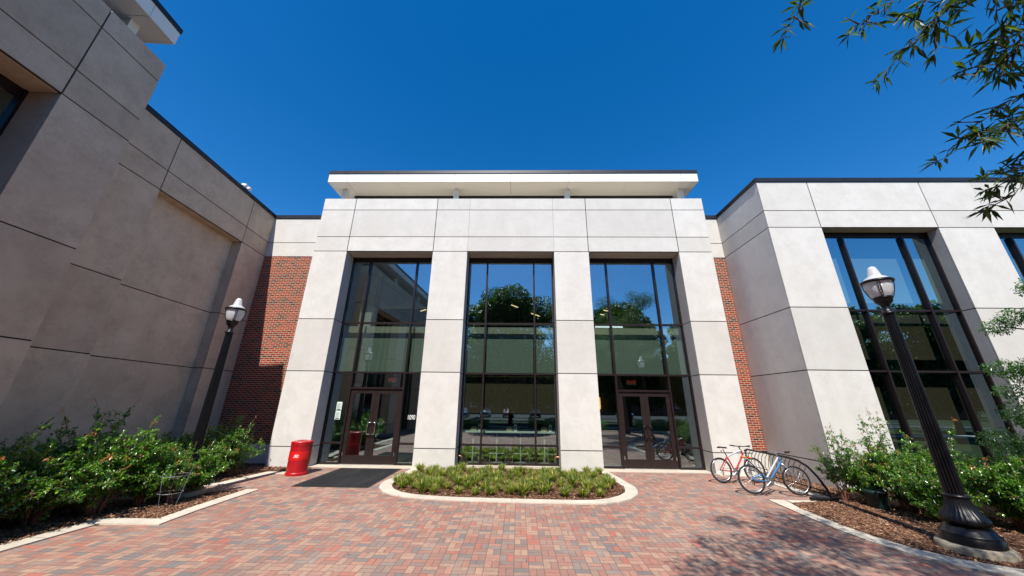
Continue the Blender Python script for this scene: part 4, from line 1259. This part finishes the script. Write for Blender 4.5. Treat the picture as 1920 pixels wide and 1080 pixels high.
chips('bark_chips', [[(-7.9, 4.2), (-7.82, 5.9), (-7.80, 7.18), (-6.73, 7.20), (-6.80, 7.85), (-6.84, 9.48), (-8.2, 8.6), (-9.5, 8.0), (-9.5, 4.2)], [(-10.9, 9.6), (-8.15, 10.1), (-7.9, 11.72), (-6.95, 11.74), (-6.95, 12.45), (-8.5, 12.5), (-8.6, 13.05), (-11, 13.05)]], [11000, 8000], 4, 'brown bark chips under the left shrubs')
chips('bark_chips', [[(6.40, 9.08), (6.22, 8.6), (6.16, 7.5), (6.20, 6.98), (6.33, 6.5), (6.58, 6.12), (7.02, 5.82), (7.7, 5.56), (9.5, 5.3), (9.8, 8.6), (7.9, 9.3)], [(7.86, 9.2), (8.74, 9.0), (8.74, 12.9), (7.8, 12.9)]], [19000, 6000], 5, 'brown bark chips in the right bed')
# fallen leaves on the paving
rg = np.random.default_rng(9); n = 90
P = np.stack([rg.uniform(-7, 6.2, n), rg.uniform(4.8, 12.4, n), np.full(n, .024)], 1)
D = np.stack([rg.normal(0, 1, n), rg.normal(0, 1, n), np.zeros(n)], 1)
V, F, t = leaves(P, D, rg.uniform(.03, .06, n), rg.uniform(.012, .02, n), rg.uniform(0, .6, n), -.1, rg)
np_mesh('fallen_leaves', V, F, M_chip, None, t, kind='stuff', label='small brown fallen leaves scattered over the paving', cat='leaves')

# ------------------------------------------------------------------ trees
def leaf_cloud(centres, radii, n, L0, L1, wr, seed, droop=.3, shell=.5):
    rg = np.random.default_rng(seed)
    C = np.array(centres); Rr = np.array(radii); w = (Rr ** 2); w = w / w.sum()
    idx = rg.choice(len(C), n, p=w)
    d = norm(rg.normal(0, 1, (n, 3))); r = rg.uniform(shell, 1.0, n) ** .6
    P = C[idx] + d * (r * Rr[idx])[:, None] * np.array([1, 1, .7])
    D = d * .5 + rg.normal(0, .6, (n, 3)) + np.array([0, 0, -droop])
    Lg = rg.uniform(L0, L1, n)
    return leaves(P, D, Lg, Lg * wr, np.clip(rg.normal(.45, .25, n), 0, 1), .15, rg)

def blob_tree(name, loc, H, R, seed, label, n=9000, leaf=(.16, .30), trunk_r=.22, clear=.3, group=None, keep=None, cat='tree', m=None):
    rg = np.random.default_rng(seed)
    e = empty(name, loc, 0, label, cat, group)
    cs, rs, limbs = [], [], []
    z0 = H * clear
    trunk = np.array([[0, 0, -.1], [.03 * H * .1, 0, z0 * .6], [0, .02 * H * .1, z0 * 1.05], [.0, .0, H * .72]])
    for i in range(78):
        f = rg.uniform(0, 1); z = z0 + (H - z0) * f
        rad = R * np.sqrt(max(.05, 1 - ((f - .38) / .66) ** 2)); az = rg.uniform(0, 2 * np.pi); q = rad * rg.uniform(.35, .92)
        c = np.array([q * np.cos(az), q * np.sin(az), z]); cr = R * rg.uniform(.20, .34)
        cs.append(c); rs.append(cr)
        st = np.array([0, 0, max(z0 * .85, z - q * .8)])
        u = np.linspace(0, 1, 5)[:, None]
        limbs.append(st + (c - st) * u + np.array([0, 0, 1]) * (np.sin(u * np.pi) * .06 * q) + np.cumsum(rg.normal(0, .02 * R, (5, 3)), 0) * u)
    V, F, t = leaf_cloud(cs, rs, n, leaf[0], leaf[1], .45, seed + 1)
    np_mesh('crown', V, F, m or M_leaf, e, t)
    tm = MB(); tm.tube([tuple(p) for p in trunk], [trunk_r * 1.25, trunk_r, trunk_r * .9, trunk_r * .35], 10); tm.build('trunk', M_bark, e)
    lV, lF = tubes_np(limbs, trunk_r * .35, trunk_r * .08, 5); np_mesh('limbs', lV, lF, M_bark, e, smooth=True)
    return e
TG = 'street trees beyond the plaza'
for i, (x, y, H, R) in enumerate(((-.8, -13.0, 14.0, 7.2), (-13.2, -12.5, 13.5, 5.4), (12.4, -13.5, 13.0, 5.2), (21.5, -12.0, 12.5, 5.4), (31, -13, 12, 5), (43, -14, 12, 5.2), (-23, -14, 12, 5))):
    blob_tree('street_tree', (x, y, -.05), H, R, 60 + i, ['broad street tree opposite the middle window', 'street tree opposite the left doors', 'street tree opposite the right doors', 'street tree opposite the first tall window', 'street tree second from the right beyond the plaza', 'street tree farthest to the right beyond the plaza', 'street tree farthest to the left beyond the plaza'][i], 60000, (.26, .46), clear=.2, group=TG, m=M_oakleaf)

# small holly-like tree at the right frame edge
e = empty('small_tree', (10.95, 7.0, 0), 0, 'small dense evergreen tree cut by the right frame edge', 'tree')
rg = np.random.default_rng(77); cs, rs, limbs = [], [], []
for i in range(34):
    z = rg.uniform(1.40, 4.6); f = (z - 1.3) / 3.6; q = (1.70 * (1 - f * .55)) * rg.uniform(.35, .95); az = rg.uniform(0, 6.28)
    c = np.array([q * np.cos(az), q * np.sin(az), z]); cs.append(c); rs.append(rg.uniform(.22, .38))
    u = np.linspace(0, 1, 5)[:, None]; st = np.array([0, 0, z - .35 * q]); limbs.append(st + (c - st) * u)
V, F, t = leaf_cloud(cs, rs, 26000, .035, .065, .5, 78, .05, .2); V[:, 2] = V[:, 2]
np_mesh('crown', V, F, M_leaf, e, t * .62)
m = MB(); m.tube([(0, 0, -.05), (.03, 0, 1.4), (0, .03, 3.0), (0, 0, 4.4)], [.08, .085, .06, .02], 8); m.build('trunk', M_bark, e)
lV, lF = tubes_np(limbs, .025, .006, 5); np_mesh('limbs', lV, lF, M_bark, e, smooth=True)

# the willow oak that overhangs the plaza from behind and to the right
wk = empty('willow_oak', (8.6, -2.6, 0), 0, 'overhanging willow oak with narrow leaves reaching in at the top right', 'tree')
W0 = np.array([8.6, -2.6, 0])
rg = np.random.default_rng(123)
br = [  # hanging outer branches, world coordinates
 [(4.1, .9, 5.9), (3.0, 1.35, 5.35), (1.98, 1.54, 4.82), (1.92, 1.58, 4.71), (1.87, 1.61, 4.63), (1.82, 1.64, 4.54)],
 [(4.1, .9, 5.9), (3.2, 1.40, 5.20), (2.63, 1.55, 4.83), (2.49, 1.59, 4.72), (2.34, 1.62, 4.63), (2.27, 1.64, 4.56)],
 [(4.3, .9, 5.7), (3.6, 1.35, 5.20), (3.08, 1.56, 4.83), (2.88, 1.61, 4.68), (2.77, 1.64, 4.59), (2.65, 1.67, 4.48), (2.57, 1.71, 4.37), (2.48, 1.75, 4.26)],
 [(2.87, 1.62, 4.67), (2.88, 1.66, 4.55), (2.86, 1.69, 4.44)],
 [(4.6, 1.0, 5.5), (3.9, 1.4, 5.1), (3.46, 1.58, 4.82), (3.34, 1.64, 4.64), (3.27, 1.69, 4.48), (3.19, 1.72, 4.36)],
 [(5.0, 1.1, 5.2), (4.2, 1.6, 4.65), (3.52, 1.79, 4.2), (3.29, 1.83, 4.08), (3.16, 1.86, 3.99), (3.02, 1.9, 3.85), (2.88, 1.93, 3.74)],
 [(5.0, 1.1, 5.2), (4.2, 1.65, 4.4), (3.52, 1.84, 4.05), (3.34, 1.86, 3.99), (3.17, 1.87, 3.94)],
 [(5.1, 1.2, 4.9), (4.2, 1.75, 4.1), (3.52, 1.93, 3.81), (3.43, 1.96, 3.72), (3.33, 1.96, 3.66)],
 [(5.1, 1.2, 4.8), (4.2, 1.8, 3.9), (3.52, 2.0, 3.6), (3.39, 2.03, 3.52), (3.25, 2.05, 3.44)],
 [(5.1, 1.2, 4.8), (4.2, 1.8, 4.0), (3.56, 1.97, 3.72), (3.34, 2.0, 3.60), (3.20, 2.0, 3.55)],
 [(4.3, .9, 5.7), (3.6, 1.3, 5.2), (3.04, 1.56, 4.86), (3.0, 1.59, 4.72)],
 [(4.9, 1.1, 5.3), (4.0, 1.3, 4.9), (3.24, 1.46, 4.52), (3.13, 1.49, 4.43), (3.04, 1.52, 4.33), (2.94, 1.54, 4.27), (2.89, 1.55, 4.25)],
 [(4.9, 1.1, 5.3), (4.0, 1.35, 4.7), (3.24, 1.51, 4.38), (3.16, 1.53, 4.33), (3.09, 1.56, 4.22), (3.04, 1.6, 4.12)],
 [(4.9, 1.1, 5.3), (4.0, 1.4, 4.6), (3.25, 1.5, 4.3), (3.11, 1.55, 4.25), (3.01, 1.57, 4.19), (2.81, 1.58, 4.16)],
 [(4.3, .9, 5.7), (3.4, 1.3, 4.95), (2.97, 1.43, 4.6), (3.01, 1.46, 4.5), (3.04, 1.5, 4.41)],
 [(5.0, 1.1, 5.2), (4.2, 1.5, 4.4), (3.25, 1.67, 3.92), (3.11, 1.69, 3.85), (3.03, 1.71, 3.79), (2.95, 1.73, 3.73)],
 [(5.0, 1.1, 5.2), (4.2, 1.55, 4.2), (3.21, 1.72, 3.80), (3.1, 1.71, 3.81), (2.98, 1.71, 3.8), (2.88, 1.71, 3.77)],
 [(4.1, .9, 5.9), (3.2, 1.25, 5.1), (2.57, 1.42, 4.59), (2.52, 1.45, 4.5), (2.48, 1.47, 4.44)],
 [(2.75, 1.48, 4.6), (2.63, 1.47, 4.46), (2.57, 1.48, 4.42), (2.56, 1.5, 4.37)],
 [(5.1, 1.2, 4.8), (4.2, 1.6, 3.9), (3.22, 1.81, 3.54), (3.1, 1.81, 3.5), (2.93, 1.81, 3.5)],
 [(4.9, 1.1, 5.3), (4.0, 1.5, 4.9), (3.5, 1.66, 4.60), (3.38, 1.7, 4.46), (3.30, 1.74, 4.36)]]
paths, P, D, T, LL = [], [], [], [], []
for b in br:
    b = np.array(b); seg = np.r_[0, np.cumsum(np.linalg.norm(np.diff(b, axis=0), axis=1))]
    m_ = max(6, int(seg[-1] / .05)); s = np.linspace(0, seg[-1], m_)
    p = np.stack([np.interp(s, seg, b[:, k]) for k in range(3)], 1); p[1:-1] += rg.normal(0, .006, (m_ - 2, 3))
    paths.append(p - W0)
    # leaves crowd on short side twigs
    vis = s > seg[-1] - 1.0 if seg[-1] > 1.6 else s > -1
    for q, tn in zip(p[vis], norm(np.gradient(p, axis=0))[vis]):
        if rg.uniform() < .50:
            d = norm(tn * .7 + rg.normal(0, .6, 3)); ll = rg.uniform(.04, .15)
            tw = q + np.linspace(0, 1, 4)[:, None] * d * ll; paths.append(tw - W0)
            k = rg.integers(3, 8); u = rg.uniform(.3, 1.05, k)[:, None]
            P.append(q + u * d * ll); D.append(d * .8 + rg.normal(0, .55, (k, 3)) + np.array([0, 0, -.15])); LL.append(rg.uniform(.07, .13, k)); T.append(rg.uniform(.0, .8, k))
        k = rg.integers(1, 4)
        P.append(np.repeat(q[None], k, 0)); D.append(tn * .8 + rg.normal(0, .6, (k, 3)) + np.array([0, 0, -.1])); LL.append(rg.uniform(.06, .12, k)); T.append(rg.uniform(.0, .8, k))
    k = 7; P.append(np.repeat(p[-1][None], k, 0)); D.append(tn * .8 + rg.normal(0, .5, (k, 3))); LL.append(rg.uniform(.06, .11, k)); T.append(rg.uniform(.2, 1, k))
P, D, T, LL = map(np.concatenate, (P, D, T, LL))
V, F, t = leaves(P - W0, D, LL, LL * .19, T, .12, rg)
np_mesh('hanging_leaves', V, F, M_oakleaf, wk, t)
V, F = tubes_np(paths, .006, .0018, 5); np_mesh('hanging_twigs', V, F, M_twig, wk, smooth=True)
cs, rs, limbs = [], [], []
hub = np.array([8.3, -2.2, 4.2])
for tgt in ((4.1, .9, 5.9), (4.3, .9, 5.7), (4.6, 1.0, 5.5), (5.0, 1.1, 5.2), (5.1, 1.2, 4.85), (4.9, 1.1, 5.3)):
    u = np.linspace(0, 1, 9)[:, None]; tg = np.array(tgt)
    limbs.append(hub + (tg - hub) * u + np.array([0, 0, .9]) * np.sin(u * np.pi) - W0)
for i in range(60):
    az = rg.uniform(0, 2 * np.pi); rr = np.sqrt(rg.uniform(0, 1)); 
    c = np.array([7.6 + 4.6 * rr * np.cos(az), -2.0 + 3.7 * rr * np.sin(az), rg.uniform(5.6, 10.5) ])
    cs.append(c - W0); rs.append(rg.uniform(.5, .95))
    u = np.linspace(0, 1, 7)[:, None]; limbs.append(hub + (c - hub) * u + np.array([0, 0, .5]) * np.sin(u * np.pi) - W0)
# fringe nearest the plaza, above and beside the view
for c, r in (((3.6, .9, 6.6), .55), ((4.3, 1.5, 7.0), .6), ((3.3, .3, 6.9), .6), ((5.0, 1.9, 7.2), .7), ((2.9, -.2, 6.8), .45), ((6.0, 1.8, 6.6), .6), ((4.6, .6, 6.3), .6), ((3.7, 1.3, 7.6), .4), ((5.6, .9, 7.3), .7), ((1.9, .5, 7.2), .45), ((2.5, 1.2, 7.4), .45), ((3.2, 1.3, 7.3), .5), ((4.0, 1.9, 7.5), .5), ((4.6, 2.3, 7.9), .45), ((2.4, .7, 7.0), .4), ((3.4, 1.9, 8.2), .35), ((5.2, 2.5, 7.6), .5), ((3.0, .7, 7.1), .5), ((4.4, 1.2, 7.0), .5)):
    cs.append(np.array(c) - W0); rs.append(r)
V, F, t = leaf_cloud(cs, rs, 52000, .09, .15, .26, 124, .25, .1)
np_mesh('crown', V, F, M_oakleaf, wk, t)
V, F = tubes_np(limbs, .07, .012, 6); np_mesh('limbs', V, F, M_bark, wk, smooth=True)
m = MB(); m.tube([(0, 0, -.1), (-.05, .1, 1.5), (-.2, .3, 3.2), (-.3, .4, 4.3), (-.2, .3, 6.5), (0, .2, 9)], [.34, .27, .24, .2, .12, .04], 12); m.build('trunk', M_bark, wk)

# ------------------------------------------------------------------ what the glass mirrors
sh = MB(); sh.add([(-60, -20, -.03), (60, -20, -.03), (60, -27, -.03), (-60, -27, -.03)], [(3, 2, 1, 0)][:1]); sh.build('road', M_asphalt, kind='structure')
pk = MB(); pk.box(-60, 60, -47, -31, -.1, -.03); pk.build('parking_lot', M_asphalt, kind='structure')
wk2 = MB(); wk2.box(-60, 60, -9.6, -7.8, -.1, .0); wk2.box(-60, 60, -19.9, -19.7, -.1, .08); wk2.build('pavement', M_walk, kind='structure')
gw = MB(); gw.box(-14, 14, -4.5, -4.22, -.02, .05); gw.build('plaza_kerb', M_kerb, kind='structure')
hv = {}
for i, x in enumerate((-11, -7.6, -4.2, 2.6, 6.2, 12.0, 15.4, 18.8)):
    rg = np.random.default_rng(300 + i % 2)
    if i % 2 not in hv:
        n = 9000; P = rg.uniform((-1.65, -.65, .05), (1.65, .65, .95), (n, 3)); P[:, 2] *= .9 + .12 * np.sin(P[:, 0] * 3)
        V, F, t = leaves(P, rg.normal(0, 1, (n, 3)), rg.uniform(.05, .09, n), rg.uniform(.03, .05, n), np.clip(rg.normal(.4, .2, n), 0, 1), .1, rg)
        e = empty('hedge', (x, -5.6, 0)); np_mesh('foliage', V, F, M_leaf, e, t)
        ps = [np.array([[a, 0, 0], [a + .1, .1, .4], [a - .1, .0, .8]]) for a in np.linspace(-1.5, 1.5, 9)]
        V, F = tubes_np(ps, .02, .006, 5); np_mesh('stems', V, F, M_bark, e); hv[i % 2] = e
    else:
        e = copy_tree(hv[i % 2]); e.location = (x, -5.6, 0)
    tag(e, 'clipped hedge length behind the plaza, number %s from the west' % ['one', 'two', 'three', 'four', 'five', 'six', 'seven', 'eight'][i], 'hedge', 'hedge lengths behind the plaza')

M_tail = simple('tail_lamp_red', (.5, .01, .01), .2)
M_carglass = simple('car_window', (.015, .02, .022), .08, 0, .8)
M_headl = simple('head_lamp', (.7, .7, .72), .1, .3)
def car(loc, rz, col, label, first=None, name='parked_car'):
    paint = simple('car_paint', col, .25, .3, .5, 1.0, .05)
    e = empty(name, loc, rz, label, 'car', 'cars in the parking lot')
    m = MB()
    sec = [(-2.2, .45, .62, .70), (-2.15, .30, .88, .82), (-1.5, .22, .95, .88), (-.2, .2, .97, .90), (1.0, .22, .93, .90), (1.9, .25, .82, .86), (2.2, .35, .70, .74)]
    vs = []
    for x, zb, zt, w in sec:
        vs += [(x, -w, zb), (x, -w * 1.0, (zb + zt) / 2), (x, -w * .93, zt), (x, w * .93, zt), (x, w, (zb + zt) / 2), (x, w, zb)]
    fs = [(i * 6 + k, i * 6 + (k + 1) % 6, (i + 1) * 6 + (k + 1) % 6, (i + 1) * 6 + k) for i in range(len(sec) - 1) for k in range(6)] + [tuple(range(6)), tuple(reversed(range(36, 42)))]
    m.add(vs, fs, True)
    m.build('body', paint, e)
    m = MB(); cab = [(-1.75, .93, .80), (-1.15, 1.38, .66), (.15, 1.44, .66), (1.05, .93, .80)]
    vs = []
    for x, z, w in cab: vs += [(x, -w, z), (x, w, z)]
    vs += [(-1.75, -.82, .90), (-1.75, .82, .90), (1.05, -.82, .90), (1.05, .82, .90)]
    m.add(vs, [(0, 1, 3, 2), (2, 3, 5, 4), (4, 5, 7, 6), (0, 2, 4, 6), (1, 7, 5, 3)]); m.build('windows', M_carglass, e)
    m = MB(); m.box(-1.10, .10, -.62, .62, 1.40, 1.46); m.build('roof', paint, e)
    for x in (-1.35, 1.35):
        for s in (-1, 1):
            w = MB(); w.torus((x, s * .82, .32), (0, 1, 0), .22, .10, 24, 8); wo_ = w.build('wheel', M_rubber, e)
            w = MB(); w.torus((x, s * .86, .32), (0, 1, 0), .08, .07, 16, 6); w.build('hub', M_steel, wo_)
    for s in (-1, 1):
        m = MB(); m.box(2.08, 2.19, s * .62 - .12, s * .62 + .12, .52, .66); m.build('headlight', M_headl, e)
        m = MB(); m.box(-2.2, -2.12, s * .62 - .1, s * .62 + .1, .62, .8); m.build('tail_light', M_tail, e)
    return e
cols = [((.5, .5, .52), 'silver'), ((.03, .05, .12), 'navy'), ((.65, .65, .64), 'white'), ((.25, .02, .02), 'dark red'), ((.04, .04, .045), 'black'), ((.32, .35, .38), 'grey'), ((.10, .22, .35), 'light blue'), ((.55, .53, .48), 'beige')]
for i, ((c, nm), x) in enumerate(zip(cols, (-13, -9.5, -5.5, -1.5, 3.0, 7.5, 12.0, 18.0))):
    car((x, -34 if i % 3 else -33.4, -.03), math.pi / 2 if i % 2 else -math.pi / 2 + .0, c, nm + ' car parked across the road, mirrored in the glass')

M_bb = simple('dark_red_far_brick', (.16, .055, .035), .9, 0, .1, 0, .2, 2)
bb = empty('campus_building', (4, -58, 0), 0, 'dark red brick building beyond the parking lot, seen mirrored', 'building')
m = MB(); m.box(-45, 95, -8, 0, 0, 10); m.build('wall', M_bb, bb)
m = MB(); m.box(-45.4, 95.4, -8.4, .4, 10, 10.6); m.build('roof', M_coping, bb)
for i in range(31):
    for z in (1.4, 5.9):
        x = -42 + i * 4.4
        m = MB(); m.box(x, x + 1.6, -.1, .04, z, z + 2.6); f = m.build('window', M_white, bb)
        m = MB(); m.box(x + .12, x + 1.48, .045, .06, z + .12, z + 2.48); m.build('pane', M_carglass, f)

# far treeline that closes the horizon behind the parking lot
rg = np.random.default_rng(500); cs, rs = [], []
for i in range(150):
    x = rg.uniform(-150, 190); cs.append((x, -78 - rg.uniform(0, 14), rg.uniform(3, 12))); rs.append(rg.uniform(4, 7))
V, F, t = leaf_cloud(cs, rs, 45000, 1.0, 1.8, .6, 501)
np_mesh('treeline', V, F, M_oakleaf, None, t, kind='stuff', label='far line of trees closing the horizon behind the parking lot', cat='trees')
